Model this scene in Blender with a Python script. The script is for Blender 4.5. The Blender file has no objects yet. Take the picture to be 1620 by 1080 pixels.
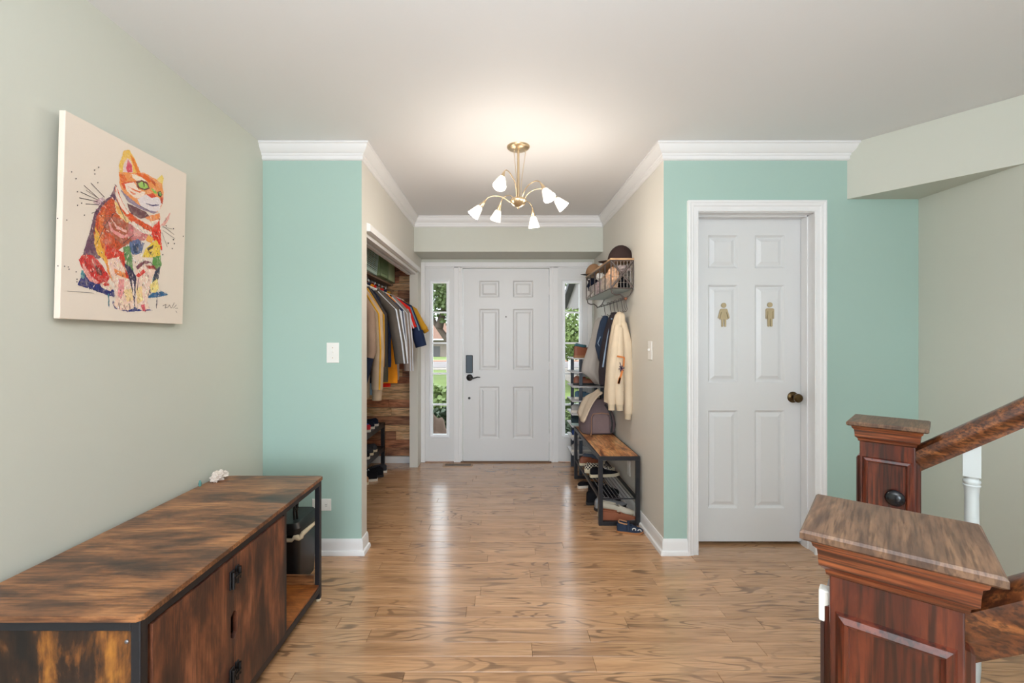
import bpy, bmesh, math, random
from mathutils import Vector, Matrix, noise
S = bpy.context.scene
C = S.collection
PI = math.pi
random.seed(7)
# ------------------------------------------------------------------ camera, sky, lights, exposure
cam_d = bpy.data.cameras.new('camera'); cam = bpy.data.objects.new('camera', cam_d); C.objects.link(cam)
cam.location = (0, 0, 1.28); cam.rotation_euler = (PI/2, 0, 0)
cam_d.sensor_width = 36; cam_d.lens = 700/1620*36
cam_d.shift_x = 17/1620; cam_d.shift_y = -4/1620
cam_d.clip_start = 0.02
S.camera = cam
S.view_settings.view_transform = 'Standard'; S.view_settings.look = 'None'
S.view_settings.gamma = 1; S.view_settings.use_curve_mapping = False
S.view_settings.exposure = 0.27
w = bpy.data.worlds.new('sky'); S.world = w; w.use_nodes = True
bg = w.node_tree.nodes['Background']; bg.inputs[0].default_value = (0.86, 0.93, 1.0, 1); bg.inputs[1].default_value = 3.6
def area(name, loc, rot, sx, sy, power, col):
    d = bpy.data.lights.new(name, 'AREA'); d.shape = 'RECTANGLE'; d.size = sx; d.size_y = sy; d.energy = power; d.color = col
    o = bpy.data.objects.new(name, d); C.objects.link(o); o.location = loc; o.rotation_euler = rot
    return o
# unseen fill lamps, added: one from behind, one overhead, one aimed up
area('added_daylight_fill', (-0.15, -3.9, 1.35), (PI/2, 0, 0), 2.4, 2.0, 92, (0.78, 0.89, 1.0))  # fill lamp added behind the camera, tinted like daylight
area('added_overhead_fill', (0.3, -1.2, 2.42), (0, 0, 0), 1.4, 1.4, 6, (1.0, 0.97, 0.94))  # extra unseen lamp added to lift the soft overall light
area('added_upward_fill', (0.1, -0.35, 1.75), (PI, 0, 0), 1.2, 1.2, 70, (0.82, 0.91, 1.0))  # floating unseen lamp added to brighten the ceiling
# ------------------------------------------------------------------ materials
MATS = {}
def srgb(c):
    return tuple(((v/255)/12.92 if v/255 <= 0.04045 else ((v/255+0.055)/1.055)**2.4) for v in c)
def mat(name, col, rough=0.5, metal=0, bump=0, bscale=60, var=0, vscale=4, coat=0, emit=None, estr=0, spec=0.5, alpha=None):
    """col is an 8-bit sRGB triple"""
    if name in MATS: return MATS[name]
    m = bpy.data.materials.new(name); m.use_nodes = True; MATS[name] = m
    nt = m.node_tree; b = nt.nodes['Principled BSDF']
    c = srgb(col)
    b.inputs['Base Color'].default_value = (*c, 1); b.inputs['Roughness'].default_value = rough
    b.inputs['Metallic'].default_value = metal; b.inputs['Specular IOR Level'].default_value = spec
    if coat: b.inputs['Coat Weight'].default_value = coat; b.inputs['Coat Roughness'].default_value = 0.15
    if emit: b.inputs['Emission Color'].default_value = (*emit, 1); b.inputs['Emission Strength'].default_value = estr
    tc = nt.nodes.new('ShaderNodeTexCoord')
    if var:
        n = nt.nodes.new('ShaderNodeTexNoise'); n.inputs['Scale'].default_value = vscale; n.inputs['Detail'].default_value = 4
        nt.links.new(tc.outputs['Object'], n.inputs['Vector'])
        r = nt.nodes.new('ShaderNodeMapRange'); r.inputs[1].default_value = 0.3; r.inputs[2].default_value = 0.7
        r.inputs[3].default_value = 1-var; r.inputs[4].default_value = 1+var
        nt.links.new(n.outputs[0], r.inputs[0])
        h = nt.nodes.new('ShaderNodeHueSaturation'); h.inputs['Color'].default_value = (*c, 1)
        nt.links.new(r.outputs[0], h.inputs['Value']); nt.links.new(h.outputs[0], b.inputs['Base Color'])
    if bump:
        n = nt.nodes.new('ShaderNodeTexNoise'); n.inputs['Scale'].default_value = bscale; n.inputs['Detail'].default_value = 3
        nt.links.new(tc.outputs['Object'], n.inputs['Vector'])
        bp = nt.nodes.new('ShaderNodeBump'); bp.inputs['Strength'].default_value = bump; bp.inputs['Distance'].default_value = 0.01
        nt.links.new(n.outputs[0], bp.inputs['Height']); nt.links.new(bp.outputs[0], b.inputs['Normal'])
    return m
def ramp(nt, stops):
    r = nt.nodes.new('ShaderNodeValToRGB'); e = r.color_ramp.elements
    e[0].position = stops[0][0]; e[0].color = (*srgb(stops[0][1]), 1)
    e[1].position = stops[-1][0]; e[1].color = (*srgb(stops[-1][1]), 1)
    for p, c in stops[1:-1]:
        q = e.new(p); q.color = (*srgb(c), 1)
    return r
def wood(name, stops, scale=(2, 12, 12), rough=0.4, detail=5, dist=0.6, perobj=True, fine=0.35, finescale=(3, 90, 90), finecol=(60, 30, 15), coat=0, wave=None, bump=0.1, nrough=0.62, spec=0.5):
    """blotchy stretched noise + fine grain; wave adds cathedral figure"""
    m = bpy.data.materials.new(name); m.use_nodes = True; MATS[name] = m
    nt = m.node_tree; L = nt.links; b = nt.nodes['Principled BSDF']
    b.inputs['Roughness'].default_value = rough; b.inputs['Specular IOR Level'].default_value = spec
    if coat: b.inputs['Coat Weight'].default_value = coat; b.inputs['Coat Roughness'].default_value = 0.2
    tc = nt.nodes.new('ShaderNodeTexCoord'); src = tc.outputs['Object']
    if perobj:
        oi = nt.nodes.new('ShaderNodeObjectInfo')
        mu = nt.nodes.new('ShaderNodeVectorMath'); mu.operation = 'SCALE'; mu.inputs[0].default_value = (37, 53, 71)
        L.new(oi.outputs['Random'], mu.inputs['Scale'])
        ad = nt.nodes.new('ShaderNodeVectorMath'); ad.operation = 'ADD'
        L.new(tc.outputs['Object'], ad.inputs[0]); L.new(mu.outputs[0], ad.inputs[1]); src = ad.outputs[0]
    mp = nt.nodes.new('ShaderNodeMapping'); mp.inputs['Scale'].default_value = scale; L.new(src, mp.inputs[0])
    n = nt.nodes.new('ShaderNodeTexNoise'); n.inputs['Scale'].default_value = 1; n.inputs['Detail'].default_value = detail+2; n.inputs['Roughness'].default_value = nrough; n.inputs['Distortion'].default_value = dist
    L.new(mp.outputs[0], n.inputs['Vector'])
    r = ramp(nt, stops); L.new(n.outputs[0], r.inputs[0]); col = r.outputs[0]
    mp2 = nt.nodes.new('ShaderNodeMapping'); mp2.inputs['Scale'].default_value = finescale; L.new(src, mp2.inputs[0])
    n2 = nt.nodes.new('ShaderNodeTexNoise'); n2.inputs['Scale'].default_value = 1; n2.inputs['Detail'].default_value = 3; L.new(mp2.outputs[0], n2.inputs['Vector'])
    mr = nt.nodes.new('ShaderNodeMapRange'); mr.inputs[1].default_value = 0.46; mr.inputs[2].default_value = 0.62; mr.inputs[3].default_value = 0; mr.inputs[4].default_value = fine
    L.new(n2.outputs[0], mr.inputs[0])
    mx = nt.nodes.new('ShaderNodeMix'); mx.data_type = 'RGBA'; mx.inputs[7].default_value = (*srgb(finecol), 1)
    L.new(mr.outputs[0], mx.inputs[0]); L.new(col, mx.inputs[6]); col = mx.outputs[2]
    if wave:
        sc, bands, strength, wcol, lo, hi = wave
        mp3 = nt.nodes.new('ShaderNodeMapping'); mp3.inputs['Scale'].default_value = sc; L.new(src, mp3.inputs[0])
        n3 = nt.nodes.new('ShaderNodeTexNoise'); n3.inputs['Scale'].default_value = 1; n3.inputs['Detail'].default_value = 1.5; n3.inputs['Distortion'].default_value = 0.5
        L.new(mp3.outputs[0], n3.inputs['Vector'])
        mm = nt.nodes.new('ShaderNodeMath'); mm.operation = 'MULTIPLY'; mm.inputs[1].default_value = bands; L.new(n3.outputs[0], mm.inputs[0])
        sn = nt.nodes.new('ShaderNodeMath'); sn.operation = 'SINE'; L.new(mm.outputs[0], sn.inputs[0])
        mr3 = nt.nodes.new('ShaderNodeMapRange'); mr3.inputs[1].default_value = lo; mr3.inputs[2].default_value = hi; mr3.inputs[3].default_value = 0; mr3.inputs[4].default_value = strength
        L.new(sn.outputs[0], mr3.inputs[0])
        # figure fades in and out
        n4 = nt.nodes.new('ShaderNodeTexNoise'); n4.inputs['Scale'].default_value = 3.0; L.new(src, n4.inputs['Vector'])
        mr4 = nt.nodes.new('ShaderNodeMapRange'); mr4.inputs[1].default_value = 0.35; mr4.inputs[2].default_value = 0.62; L.new(n4.outputs[0], mr4.inputs[0])
        pr = nt.nodes.new('ShaderNodeMath'); pr.operation = 'MULTIPLY'; L.new(mr3.outputs[0], pr.inputs[0]); L.new(mr4.outputs[0], pr.inputs[1])
        mx3 = nt.nodes.new('ShaderNodeMix'); mx3.data_type = 'RGBA'; mx3.inputs[7].default_value = (*srgb(wcol), 1)
        L.new(pr.outputs[0], mx3.inputs[0]); L.new(col, mx3.inputs[6]); col = mx3.outputs[2]
    if perobj:
        mrv = nt.nodes.new('ShaderNodeMapRange'); mrv.inputs[3].default_value = 0.93; mrv.inputs[4].default_value = 1.07; L.new(oi.outputs['Random'], mrv.inputs[0])
        h = nt.nodes.new('ShaderNodeHueSaturation'); L.new(col, h.inputs['Color']); L.new(mrv.outputs[0], h.inputs['Value']); col = h.outputs[0]
    L.new(col, b.inputs['Base Color'])
    if bump:
        bp = nt.nodes.new('ShaderNodeBump'); bp.inputs['Strength'].default_value = bump; bp.inputs['Distance'].default_value = 0.002
        L.new(n2.outputs[0], bp.inputs['Height']); L.new(bp.outputs[0], b.inputs['Normal'])
    return m
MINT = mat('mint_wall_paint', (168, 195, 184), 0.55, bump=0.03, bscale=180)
MINT_WARMLIT = mat('mint_paint_warm_light', (203, 204, 192), 0.55, bump=0.03, bscale=180)  # mint paint shifted to sage-beige: warm light put into the colour
MINT_WARMLIT_HALL = mat('mint_paint_warm_light_hall', (217, 213, 203), 0.55, bump=0.03, bscale=180)  # same mint paint, warm hall light painted in as beige
CEIL = mat('ceiling_paint', (230, 230, 230), 0.75, bump=0.03, bscale=120)
WHITE = mat('white_trim_paint', (234, 233, 232), 0.35, bump=0.01)
DOORW = mat('white_door_paint', (222, 222, 221), 0.38, bump=0.02, bscale=90)
PLAST = mat('white_plastic', (238, 236, 230), 0.35)
BLACKM = mat('black_metal', (34, 35, 40), 0.42, metal=0.3, spec=0.6)
DARK = mat('near_black_plastic', (24, 24, 26), 0.4)
GLASSY = None
def glass():
    m = bpy.data.materials.new('window_glass'); m.use_nodes = True; nt = m.node_tree
    for n in list(nt.nodes): nt.nodes.remove(n)
    o = nt.nodes.new('ShaderNodeOutputMaterial'); t = nt.nodes.new('ShaderNodeBsdfTransparent'); g = nt.nodes.new('ShaderNodeBsdfGlossy')
    t.inputs[0].default_value = (0.97, 0.985, 0.98, 1); g.inputs['Roughness'].default_value = 0.02
    f = nt.nodes.new('ShaderNodeFresnel'); f.inputs[0].default_value = 1.25; mx = nt.nodes.new('ShaderNodeMixShader')
    nt.links.new(f.outputs[0], mx.inputs[0]); nt.links.new(t.outputs[0], mx.inputs[1]); nt.links.new(g.outputs[0], mx.inputs[2]); nt.links.new(mx.outputs[0], o.inputs[0])
    return m
GLASS = glass()
OAK = wood('oak_floor', [(0.28, (164, 122, 86)), (0.5, (194, 149, 108)), (0.72, (209, 165, 124))], scale=(1.4, 16, 10), rough=0.21, detail=4, coat=0.7,
           fine=0.36, finescale=(7, 150, 60), finecol=(128, 94, 68), wave=((1.4, 10, 10), 80, 0.68, (94, 70, 52), 0.55, 0.92), bump=0.03, nrough=0.6)
RUSTX = wood('rustic_board_cross_grain', [(0.34, (46, 32, 26)), (0.44, (92, 60, 40)), (0.52, (138, 90, 56)), (0.64, (180, 124, 78))], scale=(3.0, 9, 9), rough=0.38, detail=7, dist=0.35, nrough=0.62, fine=0.55, finescale=(9, 150, 150), finecol=(48, 30, 22), coat=0.1, perobj=False)
RUSTZ = wood('rustic_board_upright_grain', [(0.36, (40, 28, 28)), (0.46, (78, 48, 38)), (0.54, (116, 68, 46)), (0.66, (154, 96, 66))], scale=(9, 11, 3.2), rough=0.42, detail=7, dist=0.3, nrough=0.62, fine=0.5, finescale=(150, 150, 8), finecol=(46, 30, 26), perobj=True)
RUSTGOLD = wood('rustic_board_dark_gold', [(0.42, (18, 11, 9)), (0.51, (52, 30, 16)), (0.58, (128, 78, 30)), (0.68, (186, 124, 48))], scale=(9, 9, 4), rough=0.4, detail=7, dist=0.3, nrough=0.62, fine=0.5, finescale=(110, 110, 9), finecol=(30, 16, 8), perobj=False)
RUSTB = wood('rustic_bench_board', [(0.36, (82, 44, 22)), (0.45, (166, 100, 52)), (0.53, (218, 152, 90)), (0.66, (242, 192, 134))], scale=(12, 4.5, 12), rough=0.3, detail=7, dist=0.4, nrough=0.62, fine=0.5, finescale=(120, 9, 120), finecol=(72, 40, 20), coat=0.15, perobj=False)
NEWELR = wood('red_stained_oak', [(0.32, (34, 13, 8)), (0.5, (78, 29, 16)), (0.68, (122, 56, 30))], scale=(18, 18, 2.6), rough=0.28, detail=5, nrough=0.62, fine=0.8, finescale=(190, 190, 8), finecol=(30, 11, 7), coat=0.35, perobj=False)
NEWELM = wood('red_stained_oak_moulding', [(0.32, (60, 26, 13)), (0.5, (112, 54, 27)), (0.68, (162, 92, 52))], scale=(3, 12, 60), rough=0.28, detail=5, nrough=0.62, fine=0.8, finescale=(8, 60, 260), finecol=(36, 15, 9), coat=0.35, perobj=False)
NEWELC = wood('worn_oak_cap', [(0.3, (74, 54, 42)), (0.5, (108, 80, 60)), (0.7, (136, 104, 76))], scale=(45, 5, 10), rough=0.45, detail=6, nrough=0.65, fine=0.7, finescale=(240, 14, 90), finecol=(66, 44, 32), wave=((26, 4, 9), 30, 0.6, (58, 42, 34), 0.2, 0.9), perobj=False)
RAILW = wood('stained_rail_oak', [(0.3, (48, 24, 12)), (0.5, (96, 52, 26)), (0.7, (154, 96, 52))], scale=(6, 40, 40), rough=0.3, detail=6, nrough=0.65, fine=0.75, finescale=(12, 200, 200), finecol=(32, 15, 9), coat=0.3, perobj=False)
PLANKM = [wood('reclaimed_board_%s' % k, st, scale=(4, 14, 20), rough=0.7, detail=6, dist=0.8, fine=0.5, finescale=(9, 90, 120), finecol=(44, 28, 20), bump=0.4) for k, st in
          (('russet', [(0.3, (110, 64, 44)), (0.5, (192, 122, 86)), (0.72, (232, 166, 122))]),
           ('tan', [(0.3, (166, 118, 80)), (0.5, (236, 186, 136)), (0.72, (250, 214, 170))]),
           ('umber', [(0.3, (84, 56, 44)), (0.5, (166, 112, 82)), (0.72, (216, 158, 116))]))]
BRASS = mat('brushed_champagne_brass', (206, 184, 150), 0.3, metal=0.9)
ANTQ = mat('antique_brass', (92, 74, 48), 0.3, metal=0.9)
BRONZE = mat('dark_bronze', (38, 36, 36), 0.35, metal=0.6)
def fab(name, col, var=0.12): return mat(name, col, 0.9, bump=0.25, bscale=260, var=var, vscale=9, spec=0.15)
# ------------------------------------------------------------------ geometry helpers
class MB:
    def __init__(s): s.bm = bmesh.new(); s.mats = []; s.cur = 0
    def use(s, m):
        if m not in s.mats: s.mats.append(m)
        s.cur = s.mats.index(m); return s
    def face(s, vs):
        try:
            f = s.bm.faces.new(vs); f.material_index = s.cur; return f
        except ValueError: return None
    def box(s, x0, x1, y0, y1, z0, z1, M=None):
        pts = [(x0,y0,z0),(x1,y0,z0),(x1,y1,z0),(x0,y1,z0),(x0,y0,z1),(x1,y0,z1),(x1,y1,z1),(x0,y1,z1)]
        v = [s.bm.verts.new(M @ Vector(p) if M else p) for p in pts]
        for q in ((0,3,2,1),(4,5,6,7),(0,1,5,4),(1,2,6,5),(2,3,7,6),(3,0,4,7)): s.face([v[i] for i in q])
        return s
    def quad(s, pts): s.face([s.bm.verts.new(p) for p in pts]); return s
    def rings(s, rings, caps=(True, True), closed=True):
        R = [[s.bm.verts.new(p) for p in r] for r in rings]; n = len(R[0])
        for a, b in zip(R, R[1:]):
            for i in range(n if closed else n-1):
                j = (i+1) % n; s.face([a[i], a[j], b[j], b[i]])
        if caps[0]: s.face(R[0][::-1])
        if caps[1]: s.face(R[-1])
        return s
    def tube(s, pts, r, n=8, caps=True):
        pts = [Vector(p) for p in pts]; rs = r if isinstance(r, (list, tuple)) else [r]*len(pts); out = []; up = None
        for i, p in enumerate(pts):
            t = (pts[min(i+1, len(pts)-1)] - pts[max(i-1, 0)])
            if t.length < 1e-9: t = Vector((0,0,1))
            t.normalize()
            if up is None:
                up = Vector((0,0,1)) if abs(t.z) < 0.9 else Vector((1,0,0))
            a = up - t*up.dot(t)
            if a.length < 1e-6: a = t.orthogonal()
            a.normalize(); up = a; b = t.cross(a)
            out.append([p + (a*math.cos(k*2*PI/n) + b*math.sin(k*2*PI/n))*rs[i] for k in range(n)])
        return s.rings(out, (caps, caps))
    def lathe(s, prof, c=(0,0,0), n=24, M=None, caps=True):
        rr = []
        for r, z in prof:
            ring = []
            for k in range(n):
                p = Vector((r*math.cos(2*PI*k/n), r*math.sin(2*PI*k/n), z))
                p = (M @ p) if M else p
                ring.append(p + Vector(c))
            rr.append(ring)
        return s.rings(rr, (caps, caps))
    def prism(s, poly, f0, f1):
        """poly list of 2D, f0/f1 map a 2D point to 3D at each side"""
        a = [s.bm.verts.new(f0(p)) for p in poly]; b = [s.bm.verts.new(f1(p)) for p in poly]; n = len(poly)
        for i in range(n): j = (i+1) % n; s.face([a[i], a[j], b[j], b[i]])
        s.face(a[::-1]); s.face(b); return s
    def ball(s, c, r, sub=2, sc=(1,1,1), nz=0, seed=0, fq=3):
        res = bmesh.ops.create_icosphere(s.bm, subdivisions=sub, radius=1)
        vs = res['verts']
        for v in vs:
            d = v.co.copy(); k = 1 + (nz*noise.noise(d*fq + Vector((seed*7.3, seed*3.1, seed))) if nz else 0)
            v.co = Vector((d.x*sc[0], d.y*sc[1], d.z*sc[2]))*r*k + Vector(c)
        fs = set()
        for v in vs: fs.update(v.link_faces)
        for f in fs: f.material_index = s.cur
        return s
def build(mb, name, m=None, parent=None, bevel=0, smooth=None, origin=None, seg=2, subsurf=0, kind=None, label=None):
    """link the mesh as one object; coordinates are world unless the parent is given, then they are local to it"""
    bmesh.ops.recalc_face_normals(mb.bm, faces=mb.bm.faces[:])
    if origin is not None: bmesh.ops.translate(mb.bm, verts=mb.bm.verts[:], vec=-Vector(origin))
    me = bpy.data.meshes.new(name); mb.bm.to_mesh(me); mb.bm.free()
    for mm in (mb.mats if mb.mats else [m]): me.materials.append(mm)
    o = bpy.data.objects.new(name, me); C.objects.link(o)
    if origin is not None: o.location = origin
    if parent: o.parent = parent
    if smooth is not None:
        for p in me.polygons: p.use_smooth = True
        me.set_sharp_from_angle(angle=math.radians(smooth))
    if bevel:
        b = o.modifiers.new('bevel', 'BEVEL'); b.width = bevel; b.segments = seg; b.limit_method = 'ANGLE'; b.angle_limit = math.radians(40)
    if subsurf:
        q = o.modifiers.new('subsurf', 'SUBSURF'); q.levels = subsurf; q.render_levels = subsurf
    if kind: o['kind'] = kind
    if label: o['label'] = label
    return o
def thing(name, label, cat, loc=(0,0,0), rz=0, group=None):
    o = bpy.data.objects.new(name, None); C.objects.link(o); o.empty_display_size = 0.05
    o.location = loc; o.rotation_euler = (0, 0, rz); o['label'] = label; o['category'] = cat
    if group: o['group'] = group
    return o
def tag(o, label, cat, group=None):
    o['label'] = label; o['category'] = cat
    if group: o['group'] = group
    return o
def struct(o): o['kind'] = 'structure'; return o
def bx(name, m, x0, x1, y0, y1, z0, z1, parent=None, bevel=0, label=None):
    return build(MB().box(x0, x1, y0, y1, z0, z1), name, m, parent, bevel, label=label)
def dup(root, loc, rz=None, label=None):
    r = root.copy(); C.objects.link(r); r.location = loc
    if rz is not None: r.rotation_euler = (0, 0, rz)
    if label: r['label'] = label
    for ch in list(root.children):
        c = ch.copy(); C.objects.link(c); c.parent = r
        for g in ch.children:
            d = g.copy(); C.objects.link(d); d.parent = c
    return r
def mitres(path):
    P = [Vector(p) for p in path]; N = []
    for a, b in zip(P, P[1:]):
        d = (b-a).normalized(); N.append(Vector((d.y, -d.x)))
    out = [N[0]]
    for n1, n2 in zip(N, N[1:]): out.append((n1+n2)/(1+n1.dot(n2)))
    out.append(N[-1]); return P, out
def sweep(mb, path, prof, f):
    P, Mv = mitres(path)
    return mb.rings([[f(p + m*a, b) for a, b in prof] for p, m in zip(P, Mv)])
# ------------------------------------------------------------------ the room shell
XL, XR, YW, YH, YD, CH, XLW, XRW = -0.832, 0.968, 2.635, 4.207, 4.605, 2.44, -1.42, 2.485
struct(bx('ceiling', CEIL, -1.6, 2.7, -4.1, 4.8, CH, CH+0.1))
struct(bx('wall_left', MINT_WARMLIT, XLW-0.1, XLW, -4, YW+0.02, 0, CH))
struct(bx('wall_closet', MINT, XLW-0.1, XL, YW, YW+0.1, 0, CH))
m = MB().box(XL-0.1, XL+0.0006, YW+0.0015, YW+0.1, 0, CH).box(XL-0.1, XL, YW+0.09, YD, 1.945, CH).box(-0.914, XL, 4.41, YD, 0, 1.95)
struct(build(m, 'wall_hall_left', MINT_WARMLIT_HALL))
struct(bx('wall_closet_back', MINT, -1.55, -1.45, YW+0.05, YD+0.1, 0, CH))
struct(bx('wall_hall_right', MINT_WARMLIT_HALL, XR-0.0006, XR+0.1, YW+0.0015, YD+0.1, 0, CH))
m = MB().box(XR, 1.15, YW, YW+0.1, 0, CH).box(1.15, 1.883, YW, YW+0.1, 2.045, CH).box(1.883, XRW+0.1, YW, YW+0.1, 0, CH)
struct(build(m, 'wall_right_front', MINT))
struct(bx('wall_right', MINT_WARMLIT, XRW, XRW+0.1, -4, YW+0.05, 0, CH))
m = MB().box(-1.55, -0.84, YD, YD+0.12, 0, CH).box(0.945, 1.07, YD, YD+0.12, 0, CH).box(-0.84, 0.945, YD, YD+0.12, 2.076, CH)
struct(build(m, 'wall_front', MINT_WARMLIT))
struct(build(MB().box(XL+0.0008, XR-0.0008, YH, YD+0.01, 2.109, CH-0.001), 'wall_header', MINT_WARMLIT))
struct(build(MB().prism([(2.052, YW+0.01), (XRW+0.01, YW+0.01), (XRW+0.01, 2.078)], lambda p: (p[0], p[1], 2.112), lambda p: (p[0], p[1], CH-0.001)), 'wall_soffit', MINT_WARMLIT))
# small dark room behind the powder room door
m = MB().box(1.0, 2.1, 3.5, 3.55, 0, CH).box(2.0, 2.05, YW+0.1, 3.5, 0, CH)
struct(build(m, 'wall_powder_room', WHITE))
# back of the room behind the viewer, with an opening added for the fill light
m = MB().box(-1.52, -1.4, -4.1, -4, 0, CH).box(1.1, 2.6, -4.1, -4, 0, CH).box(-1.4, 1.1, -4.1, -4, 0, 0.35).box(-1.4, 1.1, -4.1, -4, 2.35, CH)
struct(build(m, 'wall_back', MINT_WARMLIT))
# crown moulding, baseboards
cr = [(0, 0), (0.052, 0), (0.054, 0.010), (0.046, 0.016), (0.040, 0.032), (0.027, 0.052), (0.016, 0.060), (0.016, 0.068), (0.011, 0.074), (0.011, 0.090), (0.006, 0.096), (0, 0.098)]
m = sweep(MB(), [(XLW, YW), (XL, YW), (XL, YH), (XR, YH), (XR, YW), (2.10, YW)], cr, lambda p, b: (p.x, p.y, CH-0.0005-b))
struct(build(m, 'trim_1', WHITE, smooth=25))
bb = [(0, 0.092), (0.006, 0.092), (0.010, 0.082), (0.012, 0.068), (0.013, 0.026), (0.022, 0.022), (0.026, 0.010), (0.026, 0.0), (0, 0)]
fb = lambda p, b: (p.x, p.y, b)
struct(build(sweep(MB(), [(XLW, -4), (XLW, YW), (XL, YW), (XL, YW+0.099)], bb, fb), 'baseboard_left', WHITE, smooth=25))
struct(build(sweep(MB(), [(XR, YD), (XR, YW), (1.108, YW)], bb, fb), 'baseboard_hall', WHITE, smooth=25))
struct(build(sweep(MB(), [(1.926, YW), (XRW, YW), (XRW, -4)], bb, fb), 'baseboard_right', WHITE, smooth=25))
struct(build(sweep(MB(), [(-1.45, YD-0.022), (-0.914, YD-0.022)], [(0, 0.066), (0.014, 0.066), (0.014, 0), (0, 0)], fb), 'baseboard_closet', WHITE))
# closet header fascia and door track (left of the hall)
m = MB(); prof = [(0, 0), (0.004, 0), (0.02, 0.006), (0.024, 0.014), (0.024, 0.052), (0, 0.052)]
sweep(m, [(XL, YW+0.099), (XL, 4.42)], prof, lambda p, b: (p.x, p.y, 1.998-b))
struct(build(m, 'trim_2', WHITE, smooth=25))
m = MB().box(-0.93, -0.90, 2.74, 4.4, 1.915, 1.946).box(-0.885, -0.848, 2.74, 4.4, 1.922, 1.946)
struct(build(m, 'trim_3', WHITE))
# ------------------------------------------------------------------ oak floor, board by board
floor = struct(bx('floor', mat('subfloor', (96, 66, 46), 0.7), -1.6, 2.7, -4.1, YD+0.12, -0.06, -0.012))
BW = 0.084
def plank(x0, x1, y0, y1):
    cx, cy = (x0+x1)/2, (y0+y1)/2; g = 0.0005; c = 0.0012
    m = MB(); a, b, d, e = x0-cx+g, x1-cx-g, y0-cy+g, y1-cy-g
    lo = [(a, d, -0.012), (b, d, -0.012), (b, e, -0.012), (a, e, -0.012)]; md = [(p[0], p[1], -c) for p in lo]
    hi = [(a+c, d+c, 0), (b-c, d+c, 0), (b-c, e-c, 0), (a+c, e-c, 0)]
    m.rings([lo, md, hi])
    build(m, 'plank', OAK, floor).location = (cx, cy, 0)
y = 1.45; rw = 0
while y < YD:
    y1 = min(y+BW, YD+0.0); hall = y > YW-0.02
    xa, xb = (-1.44, 1.0) if hall else (XLW, XRW)
    if hall and y < 2.9: xb = 1.9
    x = xa - random.uniform(0, 0.9)
    while x < xb:
        L = random.choice((0.42, 0.6, 0.75, 0.95, 1.2, 1.3)); p0, p1 = max(x, xa), min(x+L, xb)
        if p1-p0 > 0.02: plank(p0, p1, y, y1)
        x += L
    y += BW; rw += 1
# boards nobody sees from here lie joined as one piece behind the viewer
m = MB(); y = 1.45-BW
while y > -4.0:
    x = XLW - random.uniform(0, 0.9)
    while x < XRW:
        L = random.uniform(0.5, 1.3); p0, p1 = max(x, XLW), min(x+L, XRW)
        if p1-p0 > 0.02: m.box(p0+0.0006, p1-0.0006, y+0.0006, y+BW-0.0006, -0.012, 0)
        x += L
    y -= BW
build(m, 'floorboards', OAK, floor, kind='stuff')
# floor register
t = thing('floor_vent', 'brown slotted metal floor vent beside the front door', 'vent', (-0.44, 4.49, 0))
m = MB().box(-0.15, 0.15, -0.055, -0.038, 0, 0.004).box(-0.15, 0.15, 0.038, 0.055, 0, 0.004).box(-0.15, -0.132, -0.038, 0.038, 0, 0.004).box(0.132, 0.15, -0.038, 0.038, 0, 0.004)
build(m, 'frame', mat('vent_tan_metal', (176, 140, 108), 0.4, metal=0.3), t)
m = MB()
for i in range(22): m.box(-0.13+i*0.012, -0.125+i*0.012, -0.038, 0.038, 0, 0.004)
build(m, 'grille', mat('vent_slat_metal', (122, 92, 64), 0.4, metal=0.3), t)
bx('backing', DARK, -0.13, 0.13, -0.038, 0.038, 0, 0.0012, t)
# ------------------------------------------------------------------ doors
def slab(mb, x0, x1, z0, z1, yf, th, cells, depth=0.012, slope=0.012):
    """door leaf facing -y with recessed cells; depth None cuts a hole"""
    xs = sorted({x0, x1} | {c[i] for c in cells for i in (0, 1)}); zs = sorted({z0, z1} | {c[i] for c in cells for i in (2, 3)})
    for a, b in zip(xs, xs[1:]):
        for c, d in zip(zs, zs[1:]):
            mx, mz = (a+b)/2, (c+d)/2
            if any(q[0] < mx < q[1] and q[2] < mz < q[3] for q in cells): continue
            mb.quad([(a, yf, c), (b, yf, c), (b, yf, d), (a, yf, d)])
    for q in cells:
        o = [(q[0], yf, q[2]), (q[1], yf, q[2]), (q[1], yf, q[3]), (q[0], yf, q[3])]
        if depth is None:
            i = [(p[0], yf+th, p[2]) for p in o]; mb.rings([o, i], (False, False))
        else:
            s = slope; i = [(q[0]+s, yf+depth, q[2]+s), (q[1]-s, yf+depth, q[2]+s), (q[1]-s, yf+depth, q[3]-s), (q[0]+s, yf+depth, q[3]-s)]
            mb.rings([o, i], (False, True))
    o = [(x0, yf, z0), (x1, yf, z0), (x1, yf, z1), (x0, yf, z1)]; i = [(p[0], yf+th, p[2]) for p in o]
    mb.rings([o, i], (False, depth is not None))
    if depth is None:
        for a, b in zip(xs, xs[1:]):
            for c, d in zip(zs, zs[1:]):
                mx, mz = (a+b)/2, (c+d)/2
                if not any(q[0] < mx < q[1] and q[2] < mz < q[3] for q in cells): mb.quad([(a, yf+th, c), (a, yf+th, d), (b, yf+th, d), (b, yf+th, c)])
    return mb
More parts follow.
